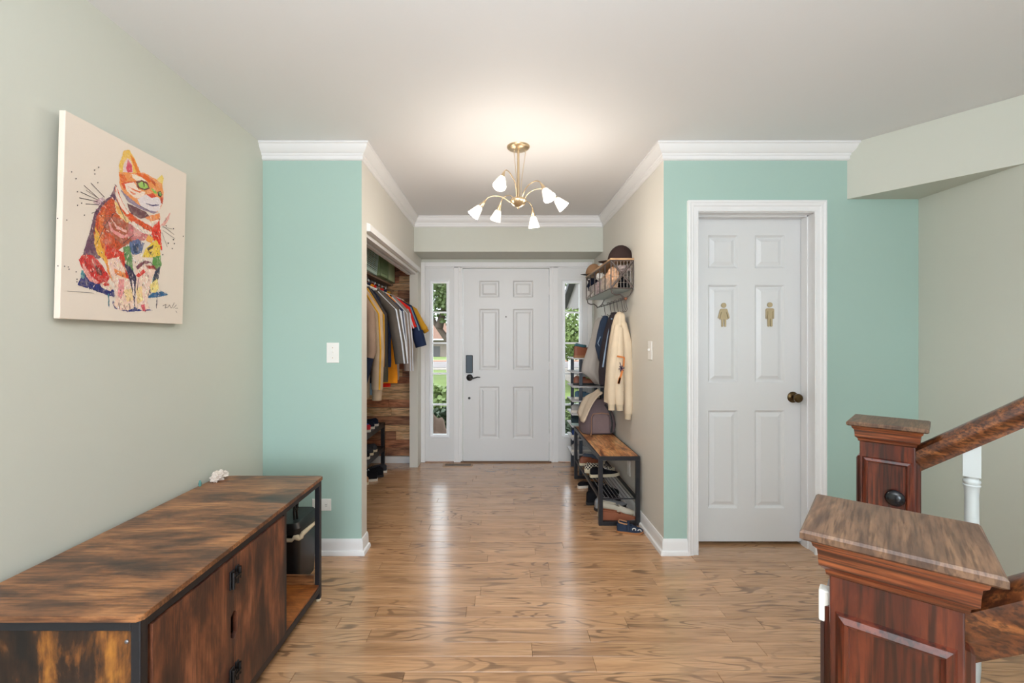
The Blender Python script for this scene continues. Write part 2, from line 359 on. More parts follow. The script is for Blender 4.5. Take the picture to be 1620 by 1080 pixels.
def raised(parent, cells, yf, s=0.02, sl=0.018, rise=0.010, base=0.012):
    for q in cells:
        m = MB(); y0, y1 = yf+base, yf+base-rise
        a = [(q[0]+s, y0, q[2]+s), (q[1]-s, y0, q[2]+s), (q[1]-s, y0, q[3]-s), (q[0]+s, y0, q[3]-s)]
        t_ = s+sl; b = [(q[0]+t_, y1, q[2]+t_), (q[1]-t_, y1, q[2]+t_), (q[1]-t_, y1, q[3]-t_), (q[0]+t_, y1, q[3]-t_)]
        m.rings([a, b], (False, True)); build(m, 'panel', DOORW, parent)
def X(px, s): return (px-793)/s
def Z(py, s): return 1.28-(py-536)/s
# front door
s = 152.0
d1 = bpy.data.objects.new('door_1', None); C.objects.link(d1); struct(d1)
cells = []
for xa, xb in ((758.3, 790), (811.5, 843.6)):
    for ya, yb in ((443.8, 470.4), (488.5, 585.5), (611.4, 694)):
        cells.append((X(xa, s), X(xb, s), Z(yb, s), Z(ya, s)))
YF = YD
build(slab(MB(), -0.397, 0.495, 0.012, 2.013, YF, 0.045, cells, slope=0.014), 'door_leaf', DOORW, d1)
raised(d1, cells, YF, s=0.026, sl=0.02)
build(MB().box(-0.42, 0.52, YF-0.03, YF+0.1, 0, 0.011), 'threshold', mat('threshold_oak', (110, 78, 50), 0.5), d1)
m = MB().box(X(737.3, s), X(748, s), YF-0.026, YF, Z(589.7, s), Z(561.5, s)); kp = build(m, 'keypad_lock', mat('lock_charcoal', (36, 44, 50), 0.35, metal=0.4), d1, bevel=0.006)
m = MB().lathe([(0.034, 0), (0.034, 0.008), (0.028, 0.014), (0.013, 0.016), (0.013, 0.045), (0.0, 0.048)], (X(743, s), YF, Z(597, s)), 24, Matrix.Rotation(PI/2, 4, 'X'))
ros = build(m, 'door_handle', BRONZE, d1, smooth=40)
hx, hz = X(743, s), Z(597, s)
build(MB().tube([(hx, YF-0.045, hz), (hx+0.03, YF-0.05, hz-0.006), (hx+0.06, YF-0.05, hz+0.002), (hx+0.085, YF-0.048, hz+0.009), (hx+0.112, YF-0.045, hz+0.006)], [0.010, 0.009, 0.007, 0.006, 0.004]), 'lever', BRONZE, ros, smooth=60)
build(MB().lathe([(0.013, 0), (0.013, 0.004), (0, 0.005)], (X(742.5, s), YF, Z(629.5, s)), 16, Matrix.Rotation(PI/2, 4, 'X')), 'bolt_cover', BRONZE, d1)
build(MB().lathe([(0.007, 0), (0.007, 0.004), (0, 0.005)], (X(800.5, s), YF, Z(501, s)), 12, Matrix.Rotation(PI/2, 4, 'X')), 'peephole', BRONZE, d1)
for zz in (0.25, 1.0, 1.78): bx('hinge', WHITE, 0.494, 0.502, YF-0.004, YF+0.01, zz-0.045, zz+0.045, d1)
# frame around the door unit
fr = []
m = MB().box(-0.838, -0.79, YF-0.02, YF+0.06, 0, 2.076).box(-0.493, -0.402, YF-0.008, YF+0.09, 0, 2.03).box(0.5, 0.592, YF-0.008, YF+0.09, 0, 2.03).box(0.9, 0.945, YF-0.02, YF+0.06, 0, 2.076)
m.box(-0.79, 0.9, YF-0.008, YF+0.09, 2.018, 2.07).box(-0.79, 0.9, YF-0.02, YF-0.004, 2.03, 2.076)
m.box(-0.445, -0.43, YF-0.014, YF, 0, 2.03).box(0.53, 0.545, YF-0.014, YF, 0, 2.03)
struct(build(m, 'trim_4', WHITE, bevel=0.003))
tag(build(MB().box(-0.436, -0.418, YF-0.030, YF-0.0142, 1.975, 2.005), 'door_sensor', PLAST, bevel=0.003), 'small white door contact sensor at the top left of the front door', 'sensor')
def sidelight(name, x0, x1, gx0, gx1):
    w_ = bpy.data.objects.new(name, None); C.objects.link(w_); struct(w_)
    gz0, gz1 = Z(687, s), Z(448, s); cell = (gx0-0.016, gx1+0.016, gz0-0.016, gz1+0.016)
    build(slab(MB(), x0, x1, 0.01, 2.02, YF, 0.045, [cell], depth=None), 'side_panel', DOORW, w_)
    m = MB()
    sweep(m, [(cell[0], cell[2]), (cell[1], cell[2]), (cell[1], cell[3]), (cell[0], cell[3]), (cell[0], cell[2])][::1],
          [(0, -0.002), (0.0, 0.014), (0.014, 0.010), (0.020, -0.002)], lambda p, b: (p.x, YF-b, p.y))
    m.box(cell[0], gx0, YF-0.006, YF+0.035, cell[2], cell[3]).box(gx1, cell[1], YF-0.006, YF+0.035, cell[2], cell[3])
    m.box(gx0, gx1, YF-0.006, YF+0.035, cell[2], gz0).box(gx0, gx1, YF-0.006, YF+0.035, gz1, cell[3])
    build(m, 'window_frame', mat('bright_white_vinyl', (244, 246, 248), 0.3), w_)
    zs = [gz0] + [Z(q, s) for q in (640, 591, 542.5, 494)] + [gz1]
    for q in zs[1:-1]: bx('muntin', MATS['bright_white_vinyl'], gx0, gx1, YF+0.006, YF+0.03, q-0.009, q+0.009, w_)
    for a, b in zip(zs, zs[1:]): bx('pane', GLASS, gx0, gx1, YF+0.016, YF+0.02, a+(0.009 if a != gz0 else 0), b-(0.009 if b != gz1 else 0), w_)
sidelight('window_1', -0.79, -0.493, X(684.5, s), X(706.5, s))
sidelight('window_2', 0.592, 0.9, X(894, s), X(916.5, s))
# powder room door
s2 = 253.6; YP = 2.76
d2 = bpy.data.objects.new('door_2', None); C.objects.link(d2); struct(d2)
cells = []
for xa, xb in ((1120, 1167), (1194, 1241)):
    for ya, yb in ((372, 424), (450.5, 604.5), (649, 803.5)):
        cells.append((X(xa, s2), X(xb, s2), Z(yb, s2), Z(ya, s2)))
build(slab(MB(), 1.162, 1.870, 0.018, 2.028, YP, 0.035, cells, slope=0.012), 'door_leaf', DOORW, d2)
raised(d2, cells, YP, s=0.018, sl=0.022)
kx, kz = X(1254, s2), Z(628, s2)
kb = build(MB().lathe([(0.034, 0), (0.034, 0.004), (0.026, 0.010), (0.012, 0.013), (0.012, 0.032), (0.02, 0.037), (0.027, 0.046), (0.027, 0.056), (0.020, 0.064), (0.006, 0.066), (0.006, 0.064), (0, 0.064)], (kx, YP, kz), 28, Matrix.Rotation(PI/2, 4, 'X')), 'door_handle', ANTQ, d2, smooth=40, label='antique brass door knob')
# restroom figures on the door, raised letters in gold-tan plastic
TAN = mat('champagne_sign_plastic', (186, 168, 132), 0.4, metal=0.2)
def figure(cx, woman, label):
    yb = YP-0.0005; m = MB(); zt = 1.505 if woman else 1.508; k = 1/253.6
    def pr(poly): m.prism(poly, lambda p: (cx+p[0], yb+0.002, zt-p[1]), lambda p: (cx+p[0], yb-0.006, zt-p[1]))
    pr([(0.0155*math.cos(a*PI/10), 0.0155+0.0155*math.sin(a*PI/10)) for a in range(20)])
    if woman:
        pr([(-0.016, 0.037), (0.016, 0.037), (0.022, 0.042), (0.036, 0.092), (0.031, 0.0985), (0.027, 0.094), (0.016, 0.056), (0.014, 0.058), (0.026, 0.104), (-0.026, 0.104), (-0.014, 0.058), (-0.016, 0.056), (-0.027, 0.094), (-0.031, 0.0985), (-0.036, 0.092), (-0.022, 0.042)])
        pr([(-0.0145, 0.104), (-0.0035, 0.104), (-0.0035, 0.146), (-0.006, 0.149), (-0.012, 0.149), (-0.0145, 0.146)]); pr([(0.0035, 0.104), (0.0145, 0.104), (0.0145, 0.146), (0.012, 0.149), (0.006, 0.149), (0.0035, 0.146)])
    else:
        pr([(-0.018, 0.037), (0.018, 0.037), (0.025, 0.044), (0.025, 0.1), (0.022, 0.103), (0.0175, 0.1), (0.0165, 0.056), (0.0145, 0.056), (0.0145, 0.146), (0.012, 0.151), (0.005, 0.151), (0.002, 0.146), (0.002, 0.104), (-0.002, 0.104), (-0.002, 0.146), (-0.005, 0.151), (-0.012, 0.151), (-0.0145, 0.146), (-0.0145, 0.056), (-0.0165, 0.056), (-0.0175, 0.1), (-0.022, 0.103), (-0.025, 0.1), (-0.025, 0.044)])
    tag(build(m, 'restroom_symbol', TAN), label, 'sign')
figure(X(1144.5, s2), True, 'tan woman pictogram on the left of the powder room door')
figure(X(1217.5, s2), False, 'tan man pictogram on the right of the powder room door')
# jambs and casing
m = MB().box(1.150, 1.160, YW, 2.80, 0, 2.045).box(1.873, 1.883, YW, 2.80, 0, 2.045).box(1.15, 1.883, YW, 2.80, 2.033, 2.045)
m.box(1.160, 1.164, 2.70, 2.755, 0, 2.033).box(1.866, 1.873, 2.70, 2.755, 0, 2.033).box(1.160, 1.873, 2.70, 2.755, 2.027, 2.033)
struct(build(m, 'trim_5', WHITE))
cs = [(0, 0), (0, 0.012), (0.006, 0.014), (0.010, 0.011), (0.028, 0.014), (0.034, 0.019), (0.046, 0.020), (0.054, 0.024), (0.064, 0.022), (0.065, 0)]
m = sweep(MB(), [(1.861, 0), (1.861, 2.036), (1.170, 2.036), (1.170, 0)], cs, lambda p, b: (p.x, YW-b, p.y))
struct(build(m, 'trim_6', WHITE, smooth=20))
# ------------------------------------------------------------------ switches and outlets
t = thing('light_switch', 'white toggle light switch on the mint wall left of the closet', 'switch', (-1.002, YW, 1.198))
bx('cover_plate', PLAST, -0.037, 0.037, -0.006, 0, -0.06, 0.06, t, bevel=0.003); bx('toggle', PLAST, -0.004, 0.004, -0.018, -0.005, -0.002, 0.012, t)
for q in (-0.03, 0.03): build(MB().lathe([(0.003, 0), (0.003, 0.0075), (0, 0.0075)], (0, 0, q), 10, Matrix.Rotation(PI/2, 4, 'X')), 'screw', BRASS, t)
t = thing('light_switch', 'white toggle light switch on the hall wall near the powder room', 'switch', (XR, 2.87, 1.205))
bx('cover_plate', PLAST, -0.006, 0, -0.037, 0.037, -0.06, 0.06, t, bevel=0.003); bx('toggle', PLAST, -0.018, -0.005, -0.004, 0.004, -0.002, 0.012, t)
t = thing('wall_outlet', 'white horizontal wall outlet behind the console end', 'outlet', (-1.068, YW, 0.294))
bx('cover_plate', PLAST, -0.057, 0.057, -0.006, 0, -0.036, 0.036, t, bevel=0.003)
for q in (-0.028, 0.028):
    f = build(MB().lathe([(0.017, 0), (0.017, 0.0085), (0, 0.0085)], (q, 0, 0), 20, Matrix.Rotation(PI/2, 4, 'X')), 'socket', PLAST, t)
    m = MB().box(q-0.006, q+0.006, -0.0092, -0.0084, 0.004, 0.006).box(q-0.006, q+0.006, -0.0092, -0.0084, -0.006, -0.004); build(m, 'slots', DARK, f)
t = thing('wall_outlet', 'white wall outlet low on the hall wall under the bench', 'outlet', (XR, 3.35, 0.305))
bx('cover_plate', PLAST, -0.006, 0, -0.036, 0.036, -0.057, 0.057, t, bevel=0.003)
for q in (-0.02, 0.02): build(MB().lathe([(0.016, 0), (0.016, 0.0085), (0, 0.0085)], (0, 0, q), 20, Matrix.Rotation(-PI/2, 4, 'Y')), 'socket', PLAST, t)
# ------------------------------------------------------------------ chandelier
HC = (0.103, 2.67)
ch = thing('chandelier', 'six-arm champagne brass chandelier with small glass shades hanging from the ceiling', 'chandelier', (HC[0], HC[1], CH))
build(MB().lathe([(0.069, 0), (0.069, -0.006), (0.06, -0.014), (0.03, -0.021), (0.012, -0.024), (0, -0.024)], n=32), 'ceiling_canopy', BRASS, ch, smooth=50)
build(MB().lathe([(0.007, -0.02), (0.0075, -0.315), (0.016, -0.318)], n=16), 'stem', BRASS, ch, smooth=50)
build(MB().lathe([(0.014, -0.31), (0.042, -0.315), (0.05, -0.322), (0.05, -0.33), (0.038, -0.35), (0.02, -0.362), (0.008, -0.366), (0.006, -0.374), (0, -0.377)], n=32), 'hub', BRASS, ch, smooth=50)
for sx, sy in ((-0.02, -0.004), (0.034, 0.01)):
    build(MB().tube([(sx*1.15, sy, -0.018), (sx*1.3, sy, -0.035), (sx*1.0, sy, -0.10), (sx*0.6, sy, -0.2), (sx*0.42, sy, -0.318)], 0.0018, 6), 'wire', BRASS, ch, smooth=60)
LIT = bpy.data.materials.new('lit_frosted_glass'); LIT.use_nodes = True
b = LIT.node_tree.nodes['Principled BSDF']; b.inputs['Base Color'].default_value = (0.95, 0.93, 0.88, 1); b.inputs['Roughness'].default_value = 0.4
b.inputs['Emission Color'].default_value = (1, 0.86, 0.62, 1); b.inputs['Emission Strength'].default_value = 1.1
DIM = bpy.data.materials.new('dim_frosted_glass'); DIM.use_nodes = True
b = DIM.node_tree.nodes['Principled BSDF']; b.inputs['Base Color'].default_value = (0.93, 0.90, 0.86, 1); b.inputs['Roughness'].default_value = 0.35
b.inputs['Emission Color'].default_value = (1, 0.88, 0.76, 1); b.inputs['Emission Strength'].default_value = 0.25
BULB = mat('bulb_glow', (255, 250, 235), 0.4, emit=(1, 0.93, 0.8), estr=6)
#        azimuth, reach, hub height of arch, end drop, tilt from vertical, lit
arms = [(180, 0.255, 40, True, -0.035), (124, 0.245, 34, False, 0.0), (60, 0.25, 12, False, -0.035), (-5, 0.25, 42, True, 0.005), (-50, 0.25, 34, False, 0.015), (-112, 0.29, 34, True, 0.055)]
for az, reach, tilt, lit, dz in arms:
    a = math.radians(az); ca, sa = math.cos(a), math.sin(a); tl = math.radians(tilt)
    P = lambda r, z: Vector((r*ca, r*sa, z))
    p0, r1 = -0.335, reach-0.055
    pts = [P(0.03, p0), P(0.05, -0.30+dz), P(r1*0.45, -0.272+dz), P(r1*0.7, -0.262+dz), P(r1*0.9, -0.272+dz), P(r1, -0.292+dz)]
    # smooth the arm through its points
    cur = []
    for i in range(len(pts)-1):
        q0, q1, q2, q3 = pts[max(i-1, 0)], pts[i], pts[i+1], pts[min(i+2, len(pts)-1)]
        for k in range(4):
            u = k/4; cur.append(0.5*((2*q1)+(q2-q0)*u+(2*q0-5*q1+4*q2-q3)*u*u+(3*q1-q0-3*q2+q3)*u**3))
    cur.append(pts[-1])
    arm = build(MB().tube(cur, 0.0032, 8), 'arm', BRASS, ch, smooth=60)
    ax = Vector((ca*math.sin(tl), sa*math.sin(tl), -math.cos(tl)))     # direction the shade points
    e = pts[-1]; Rm = ax.to_track_quat('Z', 'Y').to_matrix().to_4x4()
    cup = build(MB().lathe([(0.004, -0.004), (0.006, 0.0), (0.014, 0.05), (0.013, 0.052), (0.0, 0.052)], e, 20, Rm), 'socket', BRASS, ch, smooth=50)
    sh = MB().lathe([(0.0135, 0.046), (0.019, 0.052), (0.027, 0.077), (0.037, 0.116), (0.0355, 0.116), (0.0255, 0.077), (0.017, 0.054)], e, 28, Rm, caps=False)
    build(sh, 'glass_shade', LIT if lit else DIM, ch, smooth=60, label='lit frosted glass shade' if lit else None)
    build(MB().ball(e+ax*0.078, 0.0125, 2), 'bulb', BULB if lit else DIM, ch, smooth=60)
    if True:
        ld = bpy.data.lights.new('chandelier_bulb', 'POINT'); ld.energy = 3.8 if lit else 2.8; ld.color = (1.0, 0.90, 0.80); ld.shadow_soft_size = 0.05
        lo = bpy.data.objects.new('chandelier_bulb', ld); C.objects.link(lo); lo.parent = ch; lo.location = e+ax*0.125
# ------------------------------------------------------------------ rustic console on the left
XC0, XC1, Y0, Y1 = -1.39, -0.878, 1.077, 2.1875
co = thing('console_cabinet', 'low rustic brown console cabinet with black metal frame against the left wall', 'cabinet', (-1.135, 1.63, 0))
def LC(m, name, mt, bevel=0, smooth=None, label=None, parent=None, kind=None):
    return build(m, name, mt, parent or co, bevel, smooth, label=label) if False else _lc(m, name, mt, bevel, smooth, label, parent or co, kind)
def _lc(m, name, mt, bevel, smooth, label, parent, kind):
    bmesh.ops.translate(m.bm, verts=m.bm.verts[:], vec=-Vector(co.location))
    return build(m, name, mt, parent, bevel, smooth, label=label, kind=kind)
c4 = 0.012
m = MB().prism([(XC0, Y0), (XC1-c4, Y0), (XC1, Y0+c4), (XC1, Y1-c4), (XC1-c4, Y1), (XC0, Y1)], lambda p: (p[0], p[1], 0.589), lambda p: (p[0], p[1], 0.605))
LC(m, 'tabletop', RUSTX, bevel=0.0015)
xf = -0.885; tb = 0.024
for (xx, yy) in ((xf-tb, Y0+0.008), (xf-tb, Y1-0.008-tb), (XC0+0.006, Y0+0.008), (XC0+0.006, Y1-0.008-tb)):
    LC(MB().box(xx, xx+tb, yy, yy+tb, 0.012, 0.588), 'leg', BLACKM, bevel=0.002)
    LC(MB().lathe([(0.011, 0), (0.012, 0.006), (0.008, 0.012)], (xx+tb/2+0.002, yy+tb/2, 0), 14), 'foot', mat('cream_foot_pad', (206, 188, 158), 0.5), label='cream foot pad')
m = MB().box(xf-tb, xf, Y0+0.03, Y1-0.03, 0.564, 0.588).box(xf-tb, xf, Y0+0.03, Y1-0.03, 0.042, 0.072)
m.box(XC0+0.006, XC0+0.03, Y0+0.03, Y1-0.03, 0.564, 0.588).box(XC0+0.006, XC0+0.03, Y0+0.03, Y1-0.03, 0.042, 0.066)
for yy in (Y0+0.008, Y1-0.008-tb): m.box(XC0+0.03, xf-tb, yy, yy+tb, 0.564, 0.588).box(XC0+0.03, xf-tb, yy, yy+tb, 0.042, 0.066)
m.box(xf-tb, xf, 1.803, 1.825, 0.07, 0.566)
LC(m, 'frame', BLACKM, bevel=0.0015)
LC(MB().box(XC0+0.02, xf-0.004, Y0+0.03, Y1-0.02, 0.070, 0.082), 'bottom_board', wood('rustic_floor_board', [(0.3, (92, 46, 18)), (0.5, (150, 84, 34)), (0.72, (196, 120, 56))], scale=(6, 10, 9), rough=0.4, fine=0.4, finescale=(10, 120, 120), finecol=(50, 24, 10), perobj=False))
sp = LC(MB().box(XC0+0.03, xf-tb-0.001, Y0+0.012, Y0+0.027, 0.068, 0.562), 'side_panel', RUSTGOLD)
LC(MB().lathe([(0.005, 0), (0.005, 0.002), (0.002, 0.003)], (-0.921, Y0+0.012, 0.536), 12, Matrix.Rotation(PI/2, 4, 'X')), 'screw', mat('steel_screw', (150, 150, 155), 0.3, metal=0.9), parent=sp, label='steel screw')
LC(MB().box(XC0+0.02, xf-0.03, 1.806, 1.822, 0.082, 0.564), 'divider', RUSTZ)
LC(MB().box(XC0+0.02, xf-0.03, Y1-0.032, Y1-0.02, 0.082, 0.128), 'low_end_board', RUSTX)
LC(MB().box(XC0+0.008, XC0+0.018, Y0+0.03, 1.81, 0.08, 0.566), 'back_board', RUSTZ)
ym = 1.459; zs0, zs1 = 0.292, 0.386
def dooroutline(ya, yb, inner_lo):
    zt, zb, n = 0.560, 0.076, 0.016; zc0, zc1 = zs0, zs1
    if inner_lo:   # slot notch on the high-y edge
        return [(ya, zb), (yb, zb), (yb, zc0), (yb-n, zc0+0.014), (yb-n, zc1-0.014), (yb, zc1), (yb, zt), (ya, zt)]
    return [(ya, zb), (yb, zb), (yb, zt), (ya, zt), (ya, zc1), (ya+n, zc1-0.014), (ya+n, zc0+0.014), (ya, zc0)]
for ya, yb, lo_ in ((1.118, ym-0.0006, True), (ym+0.0006, 1.800, False)):
    dr = LC(MB().prism(dooroutline(ya, yb, lo_), lambda p: (xf+0.004, p[0], p[1]), lambda p: (xf-0.011, p[0], p[1])), 'door', RUSTZ, bevel=0.0008)
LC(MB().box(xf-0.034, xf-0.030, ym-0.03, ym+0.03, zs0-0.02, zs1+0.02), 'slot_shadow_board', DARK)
for zc in (0.494, 0.176):
    m = MB(); x0 = xf+0.004
    m.box(x0, x0+0.005, ym-0.026, ym-0.004, zc-0.030, zc+0.030).box(x0, x0+0.005, ym+0.004, ym+0.022, zc-0.012, zc+0.034)
    lt = LC(m, 'latch', DARK, bevel=0.0015)
    m = MB().tube([(x0+0.010, ym-0.018, zc-0.028), (x0+0.010, ym-0.018, zc+0.026)], 0.0055, 8).tube([(x0+0.011, ym-0.006, zc-0.012), (x0+0.011, ym-0.006, zc+0.02)], 0.0045, 8)
    m.tube([(x0+0.011, ym+0.004, zc-0.02), (x0+0.011, ym+0.004, zc+0.012)], 0.004, 8).tube([(x0+0.011, ym+0.015, zc-0.008), (x0+0.011, ym+0.015, zc+0.03)], 0.005, 8)
    m.box(x0+0.004, x0+0.017, ym-0.018, ym+0.015, zc+0.003, zc+0.010)
    LC(m, 'latch_pin', BRONZE, smooth=40, parent=lt)
# ------------------------------------------------------------------ black bin beyond the console
t = thing('pedal_bin', 'black pedal bin with cream liner rolled over the rim behind the console', 'bin', (-1.125, 2.37, 0))
def rrect(hx, hy, r, z, n=4, cx=0, cy=0):
    out = []
    for sx, sy, a0 in ((1, 1, 0), (-1, 1, 90), (-1, -1, 180), (1, -1, 270)):
        for k in range(n+1):
            a = math.radians(a0 + 90*k/n); out.append((cx+sx*(hx-r)+r*math.cos(a), cy+sy*(hy-r)+r*math.sin(a), z))
    return out
build(MB().rings([rrect(0.085, 0.11, 0.03, 0), rrect(0.095, 0.125, 0.03, 0.26)]), 'body', DARK, t, smooth=40)
build(MB().rings([rrect(0.098, 0.128, 0.03, 0.285), rrect(0.1, 0.13, 0.03, 0.315), rrect(0.085, 0.115, 0.03, 0.338)]), 'lid', DARK, t, smooth=40)
pts = rrect(0.103, 0.133, 0.035, 0.27, 5); pts = [(p[0], p[1], p[2]+0.010*math.sin(i*1.7)) for i, p in enumerate(pts)] ; pts.append(pts[0])
build(MB().tube(pts, [0.011+0.004*math.sin(i*2.3) for i in range(len(pts))], 8), 'liner_rim', fab('cream_liner', (222, 206, 178)), t, smooth=60)
m = MB().tube([(0.045, -0.06, 0.335), (0.045, -0.065, 0.38), (0.047, -0.06, 0.42), (0.052, -0.055, 0.445), (0.058, -0.05, 0.42), (0.054, -0.055, 0.38), (0.056, -0.05, 0.336)], 0.006, 8)
m.tube([(0.05, -0.06, 0.39), (0.062, -0.056, 0.40), (0.05, -0.05, 0.41)], 0.006, 8)
build(m, 'handle_loop', DARK, t, smooth=60)
# crumpled tissue on the console
t = tag(build(MB().use(fab('tissue_white', (226, 214, 204), 0.05)).ball((0, 0, 0.022), 0.026, 4, (1.0, 1.35, 0.85), 0.75, 3, 2.6).ball((0.004, -0.026, 0.014), 0.016, 3, (1, 1.2, 0.8), 0.7, 8, 3.1).ball((0.01, 0.03, 0.022), 0.016, 3, (1, 1, 0.9), 0.7, 5, 3.1), 'crumpled_tissue', smooth=20), 'crumpled white tissue on the console top against the wall', 'tissue')
t.location = (-1.352, 2.115, 0.605)
t = tag(build(MB().lathe([(0.005, 0), (0.007, 0.012), (0.003, 0.026), (0, 0.028)], n=10), 'marker_cap', mat('teal_plastic', (86, 138, 132), 0.4), smooth=50), 'tiny teal plastic cap beside the crumpled tissue', 'cap'); t.location = (-1.382, 2.03, 0.605)
# ------------------------------------------------------------------ newels, rail, baluster, stairs
def newel(name, label, cx, cy, rot, zt, side=0.172, extra=None):
    t = thing(name, label, 'newel post', (cx, cy, 0), rot)
    h = side/2; b = h*0.68
    def sq(q, z): return [(-q, -q, z), (q, -q, z), (q, q, z), (-q, q, z)]
    build(MB().rings([sq(h-0.004, zt-0.013), sq(h, zt-0.010), sq(h, zt-0.003), sq(h-0.003, zt)]), 'cap', NEWELC, t)
    pr = [(h-0.010, zt-0.013), (h-0.012, zt-0.020), (h-0.016, zt-0.024), (h-0.017, zt-0.034), (b+0.010, zt-0.044), (b+0.004, zt-0.050), (b+0.003, zt-0.056), (b, zt-0.058)]
    build(MB().rings([sq(q, z) for q, z in pr]), 'cap_moulding', NEWELM, t, smooth=30)
    build(MB().rings([sq(b, 0), sq(b, zt-0.05)]), 'post', NEWELR, t, bevel=0.002)
    for k in range(4):
        M = Matrix.Rotation(k*PI/2, 4, 'Z'); q = b-0.019; z1, z0 = zt-0.112, 0.22
        mm = MB()
        # ogee frame standing proud around a sunk field
        prof = [(-0.001, 0), (0, 0.006), (0.004, 0.009), (0.010, 0.005), (0.013, 0)]
        P, Mv = mitres([(-q, z0), (q, z0), (q, z1), (-q, z1), (-q, z0)]); Mv[0] = Mv[-1] = Vector((-1, -1))
        mm.rings([[M @ Vector((p.x+mv.x*a - 0, -b-bb_+0.0, p.y+mv.y*a)) for a, bb_ in prof] for p, mv in zip(P, Mv)], (False, False))
        build(mm, 'panel_moulding', NEWELR, t)
        build(MB().box(-q, q, -b-0.0012, -b+0.004, z0, z1, M), 'panel', NEWELR, t)
    return t, b
tn, bnear = newel('newel_post', 'large red-brown oak newel post with worn flat cap nearest the viewer', 0.489, 0.554, math.radians(-41), 1.045)
tf, bfar = newel('newel_post', 'red-brown oak newel post at the foot of the far stair rail', 1.112, 1.271, math.radians(-45), 1.045)
build(MB().box(-bnear-0.012, -bnear-0.0005, -bnear+0.010, -bnear+0.028, 0.922, 0.962), 'gate_bracket', PLAST, tn, bevel=0.002, label='small white plastic gate bracket')
build(MB().box(-bnear-0.010, -bnear-0.0005, -bnear+0.011, -bnear+0.027, 0.2, 0.921), 'gate_strip', mat('dark_brown_strip', (48, 26, 22), 0.4), tn, label='dark strip below the white bracket')
m = MB().lathe([(0.015, 0), (0.021, 0.004), (0.022, 0.012), (0.019, 0.018), (0.010, 0.022), (0, 0.022)], (0.018, -bfar-0.001, 0.845), 20, Matrix.Rotation(PI/2, 4, 'X'))
build(m, 'gate_cup', mat('black_rubber_gloss', (18, 20, 24), 0.2), tf, smooth=50, label='black round gate mounting cup')
D_ = Vector((0.7071, -0.7071, 0)); N_ = Vector((0.7071, 0.7071, 0)); SL = 0.79
def rail(name, label, cx, cy, b, zst, L=1.5, t0=None):
    base = Vector((cx, cy, 0)); t0 = b
    r = thing(name, label, 'handrail', (cx, cy, 0))
    prof = [(-0.018, -0.074), (0.018, -0.074), (0.020, -0.056), (0.027, -0.046), (0.031, -0.030), (0.030, -0.012), (0.020, -0.003), (0.006, 0), (-0.006, 0), (-0.020, -0.003), (-0.030, -0.012), (-0.031, -0.030), (-0.027, -0.046), (-0.020, -0.056)]
    rr = []
    for tt in (t0, t0+L):
        rr.append([D_*tt + N_*p[0] + Vector((0, 0, zst + SL*(tt-0.059) + p[1])) for p in prof])
    # mesh laid along local x so that the grain follows the rail
    build(MB().rings(rr), 'rail', RAILW, r, smooth=40)
    return r
rail('handrail', 'oak handrail rising right from the far newel post', 1.112, 1.271, bfar, 0.985)
rail('handrail', 'oak handrail starting behind the nearest newel post', 0.489, 0.554, bnear, 0.985)
BALW = mat('white_baluster_paint', (188, 194, 192), 0.35)
def baluster(cx, cy, tt, zst, label, k):
    p = Vector((cx, cy, 0)) + D_*tt; zt = zst + SL*(tt-0.059) - 0.070; zb = 0.18*(k+1)
    o = thing('baluster', label, 'baluster', (p.x, p.y, zb), -PI/4); H = zt - zb; q = 0.0165
    m = MB(); zsq = H-0.075
    m.rings([[(-q, -q, zsq), (q, -q, zsq), (q, q, zsq), (-q, q, zsq)], [(-q, -q, H-SL*q), (q, -q, H+SL*q), (q, q, H+SL*q), (-q, q, H-SL*q)]])
    m.lathe([(0.0165, zsq), (0.013, zsq-0.006), (0.0165, zsq-0.010), (0.0175, zsq-0.014), (0.0165, zsq-0.018), (0.0155, zsq-0.021), (0.0175, zsq-0.024), (0.015, zsq-0.029), (0.0135, zsq-0.05), (0.016, H*0.45), (0.0175, H*0.3), (0.013, 0.17), (0.018, 0.15)], n=20)
    m.box(-q, q, -q, q, 0, 0.15)
    build(m, 'turned_post', BALW, o, smooth=35)
for i, tt in enumerate((0.164, 0.29, 0.41, 0.53, 0.66)):
    baluster(1.112, 1.271, tt, 0.985, ['white turned baluster next to the far newel post under the rail', 'second white baluster up the stair rail from the far newel post', 'third white baluster up the stair rail from the far newel post', 'fourth white baluster up the stair rail from the far newel post', 'fifth white baluster up the stair rail from the far newel post'][i], int(tt/0.228))
st = thing('staircase', 'oak stairs rising right between the two newel posts', 'stairs', (0.80, 0.9125, 0), -PI/4)
for k in range(5):
    bx('tread', OAK, k*0.228-0.025, (k+1)*0.228+0.01, -0.47, 0.47, 0.18*(k+1)-0.028, 0.18*(k+1), st, bevel=0.004)
    bx('riser', WHITE, k*0.228, k*0.228+0.018, -0.46, 0.46, 0.18*k, 0.18*(k+1)-0.028, st)
m = MB()
for sgn in (-1, 1): m.prism([(0, 0), (1.14, 0), (1.14, 0.87), (0.912, 0.87), (0, 0.15)], lambda p: (p[0], sgn*0.462, p[1]), lambda p: (p[0], sgn*0.478, p[1]))
build(m, 'stringer', WHITE, st)
